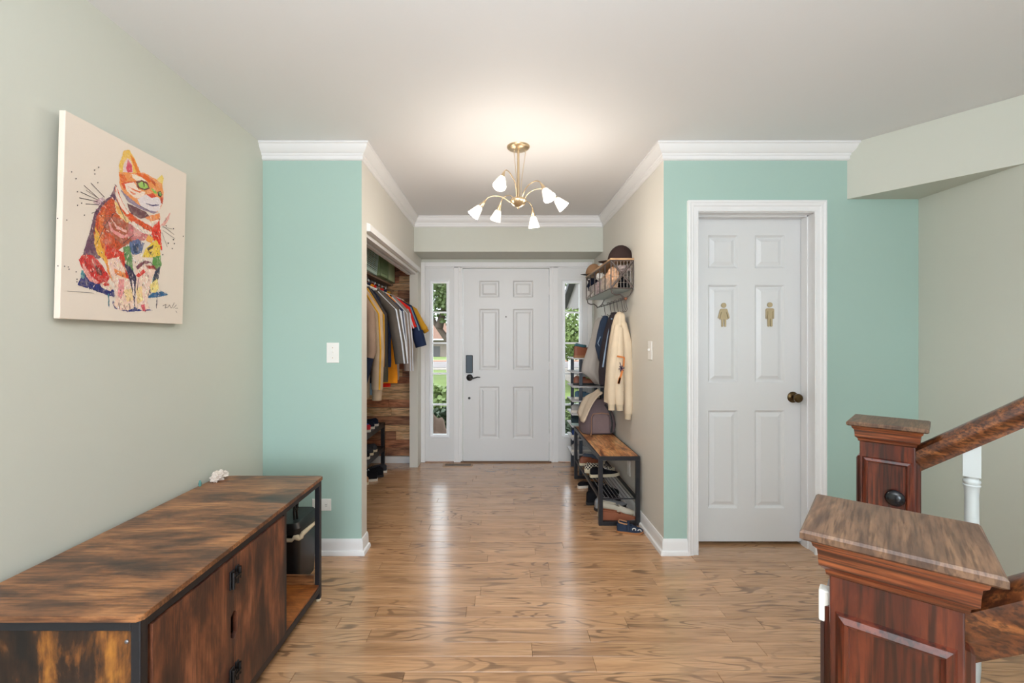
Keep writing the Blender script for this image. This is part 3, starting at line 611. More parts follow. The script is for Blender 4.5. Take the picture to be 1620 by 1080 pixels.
# ------------------------------------------------------------------ canvas with the painted cat
cv = thing('canvas_painting', 'stretched canvas with a colourful watercolour cat hanging on the left wall', 'painting', (XLW, 1.68, 1.34))
import numpy as _np
NT, NB, FT, FB = Vector((-1.372, 1.3925, 2.000)), Vector((-1.390, 1.3925, 1.344)), Vector((-1.372, 1.930, 2.000)), Vector((-1.390, 1.930, 1.344))
e1 = (FB-NB).normalized(); e2 = (NT-NB).normalized(); nrm = e2.cross(e1).normalized()
if nrm.x < 0: nrm = -nrm
o3 = Vector(cv.location)
m = MB(); fr_ = [NB, FB, FT, NT]; bk = [p - nrm*0.020 for p in fr_]
m.rings([[p-o3 for p in fr_], [p-o3 for p in bk]])
cvm = mat('canvas_ivory', (232, 218, 203), 0.75, bump=0.15, bscale=500)
build(m, 'canvas', cvm, cv, bevel=0.002)
bx('hanger_bracket', DARK, 0.0, 0.02, -0.02, 0.02, 0.55, 0.58, cv)
# print drawn flat on the canvas face: outlines are mapped onto the canvas plane
def onc(p):
    px, py = 60+p[0]*0.3519, 160+p[1]*0.3519
    d = Vector(((px-793)/700, 1, -(py-536)/700)); c = Vector((0, 0, 1.28)); k = (NB-c).dot(nrm)/d.dot(nrm); return c+d*k
polys = [
((40,45,110),[(178,825),(195,790),(215,760),(260,800),(340,850),(345,880),(300,868),(250,850)]),
((50,105,150),[(490,880),(520,860),(560,855),(585,870),(540,880),(500,885)]),
((90,150,160),[(195,760),(215,765),(205,800),(192,790)]),
((40,50,120),[(335,900),(345,932),(400,945),(450,944),(520,940),(440,925)]),
((70,120,130),[(314,865),(321,868),(320,922),(316,920)]),((50,50,70),[(532,880),(536,880),(534,932),(532,930)]),
((230,170,160),[(550,560),(580,520),(595,500),(590,530),(570,560)]),((205,175,180),[(245,455),(290,430),(305,445),(270,470)]),
((110,75,95),[(345,380),(325,430),(290,450),(255,500),(235,580),(210,660),(198,705),(250,710),(300,700),(300,600),(310,500),(350,440)]),
((205,85,45),[(335,430),(290,470),(262,520),(250,600),(265,680),(300,720),(330,690),(400,640),(440,590),(400,540),(350,500),(350,460)]),
((226,120,60),[(300,480),(275,520),(268,600),(290,650),(300,560)]),
((205,50,45),[(182,712),(200,690),(245,690),(290,740),(322,790),(310,822),(270,822),(235,805),(212,775),(195,745)]),
((236,160,150),[(196,720),(215,745),(240,790),(275,812),(262,822),(228,805),(205,768)]),
((120,50,50),[(250,730),(285,760),(290,785),(265,775)]),
((240,210,190),[(275,820),(312,812),(340,840),(325,853),(290,840)]),((214,50,40),[(285,820),(312,815),(322,828),(300,832)]),
((238,180,70),[(256,560),(275,600),(285,650),(310,700),(322,762),(295,712),(268,690),(252,640)]),
((240,150,60),[(290,630),(318,700),(318,760),(300,700)]),
((176,92,66),[(290,560),(330,600),(385,655),(430,625),(420,560),(350,520),(300,520)]),
((230,150,145),[(312,530),(340,578),(385,602),(422,594),(415,610),(370,614),(325,582)]),((240,185,175),[(325,520),(355,560),(400,582),(398,592),(350,572)]),
((242,205,140),[(343,448),(375,465),(405,500),(425,530),(402,548),(370,522),(350,492)]),((235,170,90),[(350,470),(370,480),(375,510),(360,505)]),
((205,120,120),[(410,550),(450,560),(505,590),(480,625),(430,628),(402,600)]),((225,165,160),[(430,570),(470,590),(460,610),(430,605)]),
((225,85,35),[(350,375),(372,435),(400,490),(450,530),(520,570),(550,580),(545,605),(480,575),(420,545),(385,505),(355,450),(345,400)]),
((242,220,205),[(352,372),(365,425),(392,478),(410,505),(398,508),(370,472),(348,420)]),((242,220,205),[(425,538),(480,575),(545,598),(530,612),(470,592),(420,556)]),
((226,55,32),[(520,560),(547,535),(552,600),(557,672),(540,645),(520,625),(508,600)]),
((240,170,80),[(495,600),(520,615),(510,640),(485,625)]),
((96,112,150),[(412,632),(450,618),(478,640),(465,682),(430,692),(408,670)]),((50,70,100),[(425,650),(450,640),(450,680),(432,685)]),
((100,145,85),[(383,655),(410,650),(422,700),(428,765),(400,740),(386,700)]),
((236,216,200),[(425,690),(482,685),(500,712),(445,745),(425,750)]),
((236,200,70),[(485,660),(530,622),(550,650),(548,700),(510,702),(468,700)]),((88,70,50),[(490,660),(520,645),(515,662),(495,672)]),((88,70,50),[(500,680),(512,672),(508,692)]),
((95,150,72),[(515,700),(550,695),(555,740),(535,762),(515,740)]),((58,60,82),[(553,735),(540,800),(520,852),(500,862),(505,820),(518,770)]),((80,140,140),[(505,800),(520,790),(512,840),(500,850)]),
((210,60,40),[(300,640),(330,660),(385,680),(392,730),(380,762),(350,705),(320,722),(300,690)]),
((242,208,188),[(310,712),(360,700),(395,760),(412,800),(427,860),(430,930),(400,940),(360,937),(341,915),(350,880),(345,840),(325,780)]),
((235,140,70),[(305,720),(325,780),(342,822),(330,805),(310,762)]),((236,140,75),[(340,752),(390,772),(412,802),(380,790),(345,776)]),((200,60,40),[(385,730),(400,770),(415,805),(395,790)]),
((232,150,150),[(362,800),(385,798),(387,850),(372,892),(358,870)]),((240,208,150),[(385,850),(420,840),(427,892),(400,902)]),
((60,50,80),[(388,730),(415,745),(442,790),(438,850),(433,925),(425,860),(410,800)]),((242,225,215),[(422,800),(430,810),(433,880),(427,872)]),
((242,210,192),[(440,742),(480,720),(528,758),(515,800),(500,850),(490,900),(500,932),(470,942),(435,927),(440,860)]),
((220,60,50),[(440,782),(475,755),(484,768),(450,792)]),((130,70,80),[(438,742),(480,715),(507,722),(470,736),(448,757)]),((176,60,50),[(480,738),(522,738),(532,758),(495,752)]),
((240,206,150),[(440,842),(465,830),(472,892),(445,912)]),((210,90,100),[(462,915),(478,912),(484,945),(470,944)]),
((244,222,140),[(505,820),(536,798),(542,842),(530,860),(503,857)]),
((110,70,75),[(398,458),(440,475),(485,497),(505,522),(460,528),(418,507)]),
((235,190,90),[(386,222),(410,218),(435,260),(458,320),(420,325),(368,322),(362,290)]),((228,196,192),[(384,285),(400,255),(420,270),(426,322),(380,318)]),((215,80,100),[(405,262),(421,285),(423,318),(402,322),(395,300)]),
((230,128,40),[(410,233),(434,262),(460,320),(445,324),(425,280)]),((240,210,110),[(534,350),(556,330),(564,345),(558,388),(545,372)]),
((235,150,82),[(362,318),(420,322),(472,320),(520,345),(556,370),(564,410),(561,450),(550,482),(530,502),(480,492),(430,462),(388,422),(366,372)]),
((226,105,35),[(366,325),(385,330),(400,352),(388,366),(370,360)]),((222,80,35),[(372,368),(400,362),(440,360),(432,368),(400,372),(388,400)]),
((242,218,200),[(388,372),(430,364),(452,398),(482,408),(470,440),(430,432),(400,405)]),((226,110,60),[(400,380),(440,400),(468,406),(455,412),(425,400)]),((226,110,60),[(405,398),(440,418),(425,420)]),
((228,216,216),[(445,440),(485,418),(510,432),(540,432),(557,455),(545,492),(510,502),(470,482)]),((150,130,150),[(370,398),(400,425),(450,465),(500,492),(540,498),(520,506),(460,484),(405,452)]),
((242,222,200),[(420,326),(470,342),(492,365),(450,360),(425,345)]),((226,100,30),[(428,320),(480,328),(522,356),(500,366),(468,343)]),((200,90,40),[(500,345),(525,362),(530,385),(515,372)]),
((110,60,50),[(438,362),(465,353),(490,364),(503,392),(478,401),(450,392)]),((158,198,92),[(448,370),(465,361),(485,370),(496,388),(475,394),(458,388)]),((40,50,40),[(472,364),(476,364),(478,384),(474,384)]),
((140,190,80),[(506,388),(525,400),(540,418),(520,412)]),((70,60,50),[(536,408),(550,403),(559,420),(552,432),(539,425)]),((120,170,80),[(541,410),(550,408),(555,420),(548,426)]),
((216,70,40),[(488,420),(515,413),(532,430),(510,436)]),((80,70,110),[(485,458),(515,466),(543,464),(541,469),(515,472),(487,463)]),((200,80,50),[(548,430),(562,432),(560,462),(552,458)]),
((236,140,80),[(480,522),(546,503),(549,532),(510,542)]),((242,220,205),[(440,525),(500,545),(540,530),(535,545),(500,556)]),
]
ink = [(60,50,60)]
lines = []
for (a, b, w_) in [((205,378),(275,440),2.2),((237,368),(298,432),2.2),((190,408),(270,445),2.4),((184,434),(268,452),3),((213,462),(272,465),3),((215,400),(268,435),1.6),((240,504),(275,490),3),((560,560),(612,600),1.2),((556,565),(602,574),1.2),((556,590),(580,655),1.2),((560,580),(615,618),1.2)]: lines.append((a, b, w_))
sig = [((560,920),(575,912)),((575,912),(570,930)),((570,930),(585,925)),((585,925),(590,915)),((590,915),(598,930)),((600,930),(612,905)),((608,930),(622,915)),((615,930),(628,930)),((618,942),(624,950)),((130,853),(250,862))]
for a, b in sig: lines.append((a, b, 1.6))
for a, b in (((343,500),(300,560)),((300,560),(262,640)),((395,940),(385,915)),((365,935),(362,905)),((412,935),(410,908)),((450,800),(445,850)),((505,722),(530,760)),((380,640),(430,600)),((350,440),(395,540)),((455,470),(500,492))): lines.append((a, b, 2.5))
dots = [(150,318),(170,348),(253,310),(254,327),(272,297),(268,366),(176,407),(176,468),(207,512),(128,534),(87,527),(138,755),(170,767),(135,745),(118,742),(174,800),(174,812),(88,740),(575,560),(608,573),(608,622),(585,638),(612,640),(603,662),(195,458),(560,690),(652,607)]
m = MB(); cl = []; lay = 0
rj = random.Random(4)
def brushy(poly):
    out = []
    n = len(poly)
    for i in range(n):
        a, b = Vector(poly[i]), Vector(poly[(i+1) % n]); L = (b-a).length; out.append(a); k = int(L/9)
        nn = Vector((-(b-a).y, (b-a).x)); nn = nn/L if L else nn
        for j in range(1, k+1): out.append(a+(b-a)*j/(k+1)+nn*rj.uniform(-1.8, 1.8))
    return out
def flat(poly, col, k):
    vs = [m.bm.verts.new(onc(p)+nrm*(0.00025+0.00001*k)-o3) for p in poly]
    f = m.face(vs)
    if f: cl.append((f, col))
for k, (col, poly) in enumerate(polys): flat(brushy(poly), col, k)
K = len(polys)
# thin strokes pull each painted patch into its neighbours
def inside(p, poly):
    c = False; n = len(poly); x, y = p
    for i in range(n):
        (x0, y0), (x1, y1) = poly[i], poly[(i+1) % n]
        if (y0 > y) != (y1 > y) and x < (x1-x0)*(y-y0)/(y1-y0)+x0: c = not c
    return c
cnt = 0
while cnt < 3200:
    x, y_ = rj.uniform(178, 600), rj.uniform(220, 945); hit = None
    for col, poly in reversed(polys):
        if inside((x, y_), poly): hit = col; break
    if hit is None: continue
    cnt += 1
    head = y_ < 520 and x > 350
    a = math.radians(rj.gauss(32, 16)) if head else math.radians(rj.gauss(82, 20) if y_ > 620 else rj.gauss(62, 26))
    small = head; L = rj.uniform(4, 9) if small else rj.uniform(7, 20); wd = rj.uniform(0.5, 1.1) if small else rj.uniform(0.7, 2.0)
    v = rj.uniform(0.72, 1.3); c2 = tuple(min(255, max(0, int(q*v+rj.uniform(-14, 20)))) for q in hit)
    if rj.random() < 0.05: c2 = (244, 226, 208)
    elif rj.random() < 0.06 and not head: c2 = (74, 50, 58)
    dx, dy = math.cos(a)*L/2, math.sin(a)*L/2; nx, ny = -math.sin(a)*wd, math.cos(a)*wd
    flat([(x-dx, y_-dy), (x+nx, y_+ny), (x+dx, y_+dy), (x-nx, y_-ny)], c2, K+cnt % 24)
for a, b, w_ in lines:
    a, b = Vector(a), Vector(b); n_ = Vector((-(b-a).y, (b-a).x)).normalized()*w_/2; flat([a+n_, b+n_, b-n_, a-n_], (72, 58, 66), K+22)
for x, y_ in dots: flat([(x+3*math.cos(i*PI/4)*rj.uniform(.7, 1.2), y_+3*math.sin(i*PI/4)) for i in range(8)], (52, 44, 50), K+24)
bmesh.ops.triangulate(m.bm, faces=[f for f, c in cl if len(f.verts) > 4], ngon_method='EAR_CLIP') if False else None
lay_ = m.bm.loops.layers.color.new('paint')
for f, c in cl:
    for lp in f.loops: lp[lay_] = (c[0]/255, c[1]/255, c[2]/255, 1)
me = bpy.data.meshes.new('cat_print'); m.bm.to_mesh(me); m.bm.free()
wc = bpy.data.materials.new('watercolour_print'); wc.use_nodes = True; nt = wc.node_tree; b = nt.nodes['Principled BSDF']; b.inputs['Roughness'].default_value = 0.7
va = nt.nodes.new('ShaderNodeVertexColor'); va.layer_name = 'paint'
tc = nt.nodes.new('ShaderNodeTexCoord'); n = nt.nodes.new('ShaderNodeTexNoise'); n.inputs['Scale'].default_value = 45; n.inputs['Detail'].default_value = 5; n.inputs['Distortion'].default_value = 1.2
nt.links.new(tc.outputs['Object'], n.inputs['Vector'])
r = nt.nodes.new('ShaderNodeMapRange'); r.inputs[1].default_value = 0.5; r.inputs[2].default_value = 0.72; r.inputs[3].default_value = 0; r.inputs[4].default_value = 0.3; nt.links.new(n.outputs[0], r.inputs[0])
mx = nt.nodes.new('ShaderNodeMix'); mx.data_type = 'RGBA'; mx.inputs[7].default_value = (*srgb((238, 214, 196)), 1)
nt.links.new(r.outputs[0], mx.inputs[0]); nt.links.new(va.outputs[0], mx.inputs[6]); nt.links.new(mx.outputs[2], b.inputs['Base Color'])
me.materials.append(wc); o = bpy.data.objects.new('cat_print', me); C.objects.link(o); o.parent = cv
# ------------------------------------------------------------------ bench in the hall
bn = thing('shoe_bench', 'black metal bench with rustic wood seat standing along the right hall wall', 'bench', (0.811, 3.55, 0))
def BN(mb, name, mt, **k):
    bmesh.ops.translate(mb.bm, verts=mb.bm.verts[:], vec=-Vector(bn.location)); return build(mb, name, mt, bn, **k)
bx0, bx1, by0, by1, bz = 0.669, 0.952, 3.03, 4.07, 0.475; q = 0.028
for yy in (by0, by1-q):
    for xx in (bx0, bx1-q): BN(MB().box(xx, xx+q, yy, yy+q, 0, bz-q), 'leg', BLACKM, bevel=0.002)
    BN(MB().box(bx0+q, bx1-q, yy, yy+q, 0, q), 'foot_rail', BLACKM, bevel=0.002)
m = MB().box(bx0, bx1, by0, by0+q, bz-q, bz).box(bx0, bx1, by1-q, by1, bz-q, bz).box(bx0, bx0+q, by0+q, by1-q, bz-q, bz).box(bx1-q, bx1, by0+q, by1-q, bz-q, bz)
BN(m, 'seat_frame', BLACKM, bevel=0.002)
BN(MB().box(bx0+0.012, bx1-0.012, by0+0.012, by1-0.012, bz-0.012, bz+0.003), 'seat_board', RUSTB, bevel=0.001)
m = MB().box(bx0+0.006, bx0+0.022, by0+q, by1-q, 0.168, 0.186).box(bx1-0.022, bx1-0.006, by0+q, by1-q, 0.168, 0.186).box(bx0+0.02, bx1-0.02, by0+q, by0+q+0.006, 0.172, 0.18).box(bx0+0.02, bx1-0.02, by1-q-0.006, by1-q, 0.172, 0.18)
BN(m, 'shelf_rails', BLACKM)
for i in range(8):
    xx = bx0+0.05+i*0.026; BN(MB().tube([(xx, by0+q, 0.183), (xx, by1-q, 0.183)], 0.0024, 6), 'shelf_wire', mat('grey_wire', (120, 122, 126), 0.35, metal=0.7))
# ------------------------------------------------------------------ shoe rack towers
def rack(name, label, x0, x1, y0, y1, zs, loc, mt=BLACKM, sheet=None, posts=0.022, label_shelf=None, rails=True):
    t = thing(name, label, 'shoe rack', (0, 0, 0)); top = zs[-1]
    for yy in (y0, y1-posts):
        for xx in (x0, x1-posts): build(MB().box(xx, xx+posts, yy, yy+posts, 0, top), 'leg', mt, t, bevel=0.002)
    for z in zs: build(MB().box(x0, x1, y0, y1, z-0.008, z+0.004) if sheet else MB().box(x0, x0+0.03, y0, y1, z-0.04, z).box(x1-0.03, x1, y0, y1, z-0.04, z).box(x0, x1, y0, y0+0.03, z-0.02, z).box(x0, x1, y1-0.03, y1, z-0.02, z).box(x0+0.02, x1-0.02, y0+0.02, y1-0.02, z-0.012, z-0.004), 'shelf', sheet or mt, t, bevel=0.001)
    return t
rack('closet_shoe_rack', 'low black shoe rack inside the left closet', -1.435, -1.15, 3.35, 4.38, (0.224, 0.455), None, posts=0.034)
GREYS = mat('pale_grey_shelf', (206, 204, 206), 0.4)
tw = thing('shoe_tower', 'tall narrow shoe tower with dark posts and pale shelves beyond the bench', 'shoe rack', (0, 0, 0))
PST = mat('slate_grey_post', (58, 64, 74), 0.45)
for xx, yy in ((0.735, 4.16), (0.935, 4.16), (0.70, 4.44), (0.935, 4.44)): build(MB().box(xx, xx+0.03, yy, yy+0.03, 0, 1.10), 'post', PST, tw, bevel=0.002)
TZ = (0.20, 0.34, 0.46, 0.575, 0.70, 0.835, 0.970, 1.10)
for z in TZ: build(MB().box(0.665, 0.962, 4.14, 4.48, z-0.010, z), 'shelf', GREYS, tw, bevel=0.002)
# ------------------------------------------------------------------ shoes
def shoe(name, label, loc, rz, L, up, sole, lining=None, cat='shoe', group=None, hi=0.075, sh=0.022, wid=None, laces=None, tilt=None, open_=0.46, strap=None, collr=0.0045):
    """sneaker: heel at local x=0, toe at x=L"""
    t = thing(name, label, cat, loc, rz, group); W = wid or L*0.185
    prof = [(0.0, 0.55, 0.75), (0.03, 0.78, 0.92), (0.12, 0.86, 1.0), (0.28, 0.84, 0.93), (0.42, 0.88, 0.86), (0.55, 0.96, 0.72), (0.68, 1.0, 0.56), (0.82, 0.97, 0.46), (0.92, 0.8, 0.38), (0.98, 0.5, 0.28), (1.0, 0.2, 0.18)]
    n = 14; R = []
    for f, wf, hf in prof:
        x = f*L; hw = W/2*2*wf*0.5*1.0; hh = hi*hf; ring = []
        for k in range(n+1):
            th = PI*k/n; yy = math.cos(th)*hw*(1-0.12*math.sin(th)); zz = sh*0.7 + (hh-sh*0.5)*math.sin(th)**0.75
            if 0.02 < f < open_ and 0.3*PI < th < 0.7*PI: zz -= hh*0.42*min(1, (math.sin(th)-0.75)*6 if math.sin(th) > 0.75 else 0)
            ring.append((x, yy, zz))
        R.append(ring)
    # outer skin
    build(MB().rings(R), 'upper', up, t, smooth=60)
    # sole
    so = []
    for z, k in ((0, 0.97), (sh*0.5, 1.06), (sh, 1.03)):
        ring = []
        for f, wf, hf in prof: ring.append((f*L*1.02-0.003, W/2*wf*k, z + (0.006 if f > 0.9 else 0)))
        for f, wf, hf in prof[::-1]: ring.append((f*L*1.02-0.003, -W/2*wf*k, z + (0.006 if f > 0.9 else 0)))
        so.append(ring)
    build(MB().rings(so), 'sole', sole, t, smooth=50)
    m = MB().tube([(L*(0.06 if True else 0), 0, hi*0.88)] + [(L*f, s_*W*0.30, hi*h_) for f, s_, h_ in ((0.1, 1, 0.93), (0.25, 1.05, 0.86), (0.38, 0.9, 0.82), (0.46, 0, 0.82), (0.38, -0.9, 0.82), (0.25, -1.05, 0.86), (0.1, -1, 0.93))] + [(L*0.06, 0, hi*0.88)], collr, 6)
    build(m, 'collar', lining or up, t, smooth=60)
    if laces:
        m = MB()
        for i in range(4):
            f = 0.50+0.055*i; z = hi*(0.80-0.075*i)+0.004; m.tube([(f*L, -W*0.24, z-0.008), (f*L+0.004, 0, z+0.002), (f*L, W*0.24, z-0.008)], 0.0028, 5)
        build(m, 'laces', laces, t, smooth=60)
    return t
def shoepair(*a, **k):
    return shoe(*a, **k)
SW = mat('white_rubber_sole', (226, 218, 206), 0.6); SB = mat('black_rubber_sole', (28, 28, 30), 0.6); SCR = mat('cream_rubber_sole', (216, 202, 172), 0.6)
NAVY = fab('navy_knit', (34, 40, 58)); BLK = fab('black_mesh', (26, 26, 30)); RED = fab('red_mesh', (206, 52, 62)); CHAR = fab('charcoal_canvas', (62, 62, 66)); BRN = mat('brown_leather', (138, 76, 48), 0.5, bump=0.1, var=0.15, vscale=12)
LGY = fab('light_grey_knit', (180, 176, 172)); LW = fab('white_lace', (232, 230, 226)); LB = fab('black_lace', (22, 22, 24)); TANL = mat('tan_leather', (184, 134, 92), 0.55, bump=0.1)
BLUE = fab('blue_mesh', (52, 78, 140))
zt = 0.457
shoe('sneaker', 'navy sneaker with white sole at the far end of the closet rack top', (-1.165, 4.19, zt), PI+0.15, 0.25, NAVY, SW, laces=LW)
shoe('sneaker', 'navy sneaker with white sole, second from the far end of the closet rack top', (-1.165, 4.06, zt), PI+0.10, 0.25, NAVY, SW, laces=LW)
shoe('sneaker', 'red sneaker on the closet rack top', (-1.16, 3.92, zt), PI+0.10, 0.26, RED, SW, lining=BLUE, laces=LW)
shoe('sneaker', 'blue and red sneaker on the closet rack top nearest the hall opening', (-1.16, 3.8, zt), PI+0.10, 0.26, BLUE, mat('red_rubber', (196, 44, 52), 0.5), laces=LW)
zt = 0.226
shoe('sneaker', 'charcoal slip-on with cream sole at the far end of the closet rack middle shelf', (-1.165, 4.14, zt), PI+0.05, 0.26, CHAR, SCR)
shoe('sneaker', 'charcoal slip-on with cream sole, second on the closet rack middle shelf', (-1.165, 4.02, zt), PI+0.05, 0.26, CHAR, SCR)
shoe('sneaker', 'black sneaker with white sole on the closet rack middle shelf', (-1.16, 3.89, zt), PI+0.00, 0.26, BLK, SW, laces=LW)
shoe('sneaker', 'black and white sneaker heel with grey sole on the closet floor by the wood wall', (-1.1, 4.25, 0), PI+0.25, 0.25, CHAR, SW, laces=LB, hi=0.085)
shoe('sneaker', 'black sneaker with white patch lying on the closet floor in front', (-1.1, 4.12, 0), PI+0.50, 0.26, BLK, SB, laces=LW, hi=0.10)
shoe('sneaker', 'black high sneaker behind the others on the closet floor', (-1.12, 4.0, 0), PI+0.20, 0.26, BLK, SW, laces=LB, hi=0.1)
shoe('sneaker', 'tan leather shoe nearest the opening on the closet floor', (-1.17, 3.9, 0), PI+0.20, 0.24, TANL, SCR)
# bench shelf and floor shoes
CHK = bpy.data.materials.new('checkered_canvas'); CHK.use_nodes = True; nt = CHK.node_tree; b = nt.nodes['Principled BSDF']; b.inputs['Roughness'].default_value = 0.85
tc = nt.nodes.new('ShaderNodeTexCoord'); ck = nt.nodes.new('ShaderNodeTexChecker'); ck.inputs['Scale'].default_value = 75
ck.inputs[1].default_value = (*srgb((28, 28, 32)), 1); ck.inputs[2].default_value = (*srgb((226, 216, 196)), 1); nt.links.new(tc.outputs['Object'], ck.inputs[0]); nt.links.new(ck.outputs[0], b.inputs['Base Color'])
zt = 0.187
shoe('sneaker', 'black and cream checkered slip-on on the bench shelf', (0.685, 3.62, zt), 0.1, 0.25, CHK, SCR, hi=0.08, sh=0.03)
shoe('sneaker', 'black sneaker with white stripes beside the checkered slip-on on the bench shelf', (0.705, 3.50, zt), 0.15, 0.24, BLK, SCR, hi=0.08, sh=0.024, laces=LW)
shoe('sneaker', 'brown shoe at the far left of the bench shelf', (0.68, 3.83, zt), 0.1, 0.22, BRN, SCR)
shoe('sneaker', 'grey blue sneaker at the back of the bench shelf', (0.72, 3.93, zt), 0.1, 0.22, fab('slate_knit', (92, 104, 120)), SW)
shoe('boot', 'black snow boot lying under the bench shelf', (0.70, 3.55, 0), 0.2, 0.27, BLK, SB, hi=0.14, laces=LB, cat='boot')
shoe('boot', 'black snow boot under the bench toward the hall', (0.66, 3.42, 0), 0.1, 0.27, BLK, SB, hi=0.12, laces=LB, cat='boot')
shoe('sneaker', 'silver and black shoe under the back rail of the bench', (0.70, 3.30, 0), 0.25, 0.26, mat('silver_fabric', (150, 152, 156), 0.35, metal=0.4), SB, hi=0.10)
shoe('sandal', 'black sandal with white buckles under the far bench end', (0.66, 3.80, 0), 0.2, 0.24, BLK, SW, hi=0.05, cat='sandal')
shoe('clog', 'cream wool-lined clog on the floor under the bench near end', (0.70, 3.20, 0), -0.05, 0.27, fab('cream_wool', (214, 204, 184)), SCR, hi=0.115, cat='shoe')
shoe('clog', 'tan brown suede slipper at the near end under the bench', (0.685, 3.105, 0), 0.0, 0.27, mat('rust_suede', (150, 88, 60), 0.85, bump=0.2), mat('grey_rubber', (150, 146, 140), 0.6), hi=0.09, sh=0.016, cat='slipper')
# toddler shoe with an animal face
DEN = fab('dark_blue_denim', (46, 56, 74))
ts = shoe('toddler_shoe', 'small navy toddler shoe with round eye patches on the floor before the bench', (0.772, 2.955, 0), -0.22, 0.17, DEN, mat('caramel_sole', (168, 112, 66), 0.6), lining=TANL, hi=0.07, sh=0.012, wid=0.08, cat='shoe')
build(MB().tube([(0.07, -0.038, 0.02), (0.072, -0.034, 0.048), (0.074, 0, 0.066), (0.072, 0.034, 0.048), (0.07, 0.036, 0.018)], 0.009, 8), 'strap', DEN, ts, smooth=60)
EYW = mat('white_patch', (230, 230, 226), 0.6)
for cx, cy, cz, ry in ((0.108, -0.034, 0.034, -0.3), (0.143, -0.028, 0.026, 0.3)):
    M = Matrix.Rotation(PI/2+0.5, 4, 'X') @ Matrix.Rotation(0, 4, 'Z')
    e_ = build(MB().lathe([(0.013, 0), (0.013, 0.004), (0.009, 0.004), (0.009, 0.0)], (cx, cy, cz), 18, M), 'eye_patch', EYW, ts)
    build(MB().lathe([(0.006, 0), (0.006, 0.005), (0, 0.006)], (cx, cy, cz), 14, M), 'pupil', DARK, e_)
# tower shoes
shoe('boot', 'brown ankle boot with teal lining on the tower top shelf', (0.70, 4.25, 1.10), 0.15, 0.24, BRN, mat('tan_boot_sole', (160, 112, 76), 0.6), lining=fab('teal_fleece', (70, 108, 116)), hi=0.135, cat='boot', collr=0.014)
shoe('sneaker', 'brown hiking shoe with green laces on the tower', (0.70, 4.28, 0.835), 0.0, 0.25, BRN, SB, laces=mat('neon_green', (150, 190, 60), 0.6), hi=0.09)
shoe('sneaker', 'dark brown shoe on the tower shelf under the hiking shoe', (0.71, 4.28, 0.70), 0.0, 0.24, fab('dusty_blue', (92, 122, 142)), SW, hi=0.08)
shoe('sneaker', 'grey sneaker with pale laces on the tower just above the bench seat', (0.675, 4.25, 0.575), 0.0, 0.25, LGY, SW, laces=LW, hi=0.08)
shoe('sneaker', 'dark teal slip-on on the tower level with the bench seat', (0.67, 4.22, 0.46), 0.0, 0.25, fab('dark_teal', (52, 66, 70)), mat('pale_teal_rubber', (170, 190, 186), 0.6), hi=0.09)
shoe('sneaker', 'blue sneaker on the tower below the bench seat level', (0.68, 4.25, 0.34), 0.0, 0.24, BLUE, SW, laces=LW)
shoe('sneaker', 'white and grey sneaker on the lowest tower shelf', (0.675, 4.25, 0.20), 0.0, 0.24, LGY, SW, laces=LW)
# ------------------------------------------------------------------ backpack on the bench
bp = thing('backpack', 'mauve grey backpack slumped on the bench seat', 'backpack', (0.815, 3.79, 0.478))
MAU = fab('mauve_canvas', (116, 100, 102), 0.08); TRIM = mat('backpack_tan_trim', (168, 128, 100), 0.6)
rr = []
for z, hx_, hy_, ox in ((0, 0.125, 0.075, 0), (0.02, 0.145, 0.09, 0), (0.08, 0.150, 0.098, 0), (0.15, 0.142, 0.095, 0.002), (0.20, 0.12, 0.085, 0.004), (0.25, 0.095, 0.065, 0.006), (0.29, 0.07, 0.045, 0.0)):
    rr.append([(p[0]+ox+0.004*math.sin(9*p[1]+30*z), p[1]+0.004*math.sin(30*p[0]), p[2]) for p in rrect(hx_, hy_, min(hx_, hy_)*0.7, z, 5)])
build(MB().rings(rr), 'body', MAU, bp, smooth=60)
rr = [rrect(0.075, 0.02, 0.018, z, 4, cx=0.015, cy=-0.095) if z < 0.16 else rrect(0.055, 0.014, 0.013, z, 4, cx=0.015, cy=-0.088) for z in (0.02, 0.10, 0.15, 0.178)]
build(MB().rings(rr), 'front_pocket', fab('mauve_canvas_light', (128, 110, 110), 0.08), bp, smooth=60)
build(MB().tube([(-0.066, -0.112, 0.012), (-0.068, -0.118, 0.08), (-0.066, -0.112, 0.15), (-0.05, -0.108, 0.178), (0.02, -0.108, 0.186), (0.085, -0.105, 0.175)], 0.0032, 6), 'zip', TRIM, bp, smooth=60)
build(MB().tube([(-0.02, -0.02, 0.28), (-0.025, -0.05, 0.325), (0.0, -0.06, 0.34), (0.025, -0.04, 0.325), (0.03, -0.01, 0.28)], 0.006, 8), 'carry_handle', DARK, bp, smooth=60)
build(MB().tube([(0.105, -0.085, 0.02), (0.112, -0.088, 0.10), (0.095, -0.08, 0.19), (0.06, -0.06, 0.25)], [0.009]*4, 8), 'strap', DARK, bp, smooth=60)
build(MB().tube([(-0.068, -0.119, 0.035), (-0.072, -0.125, 0.0), (-0.075, -0.12, 0.012)], 0.004, 6), 'zip_pull', TRIM, bp, smooth=60)
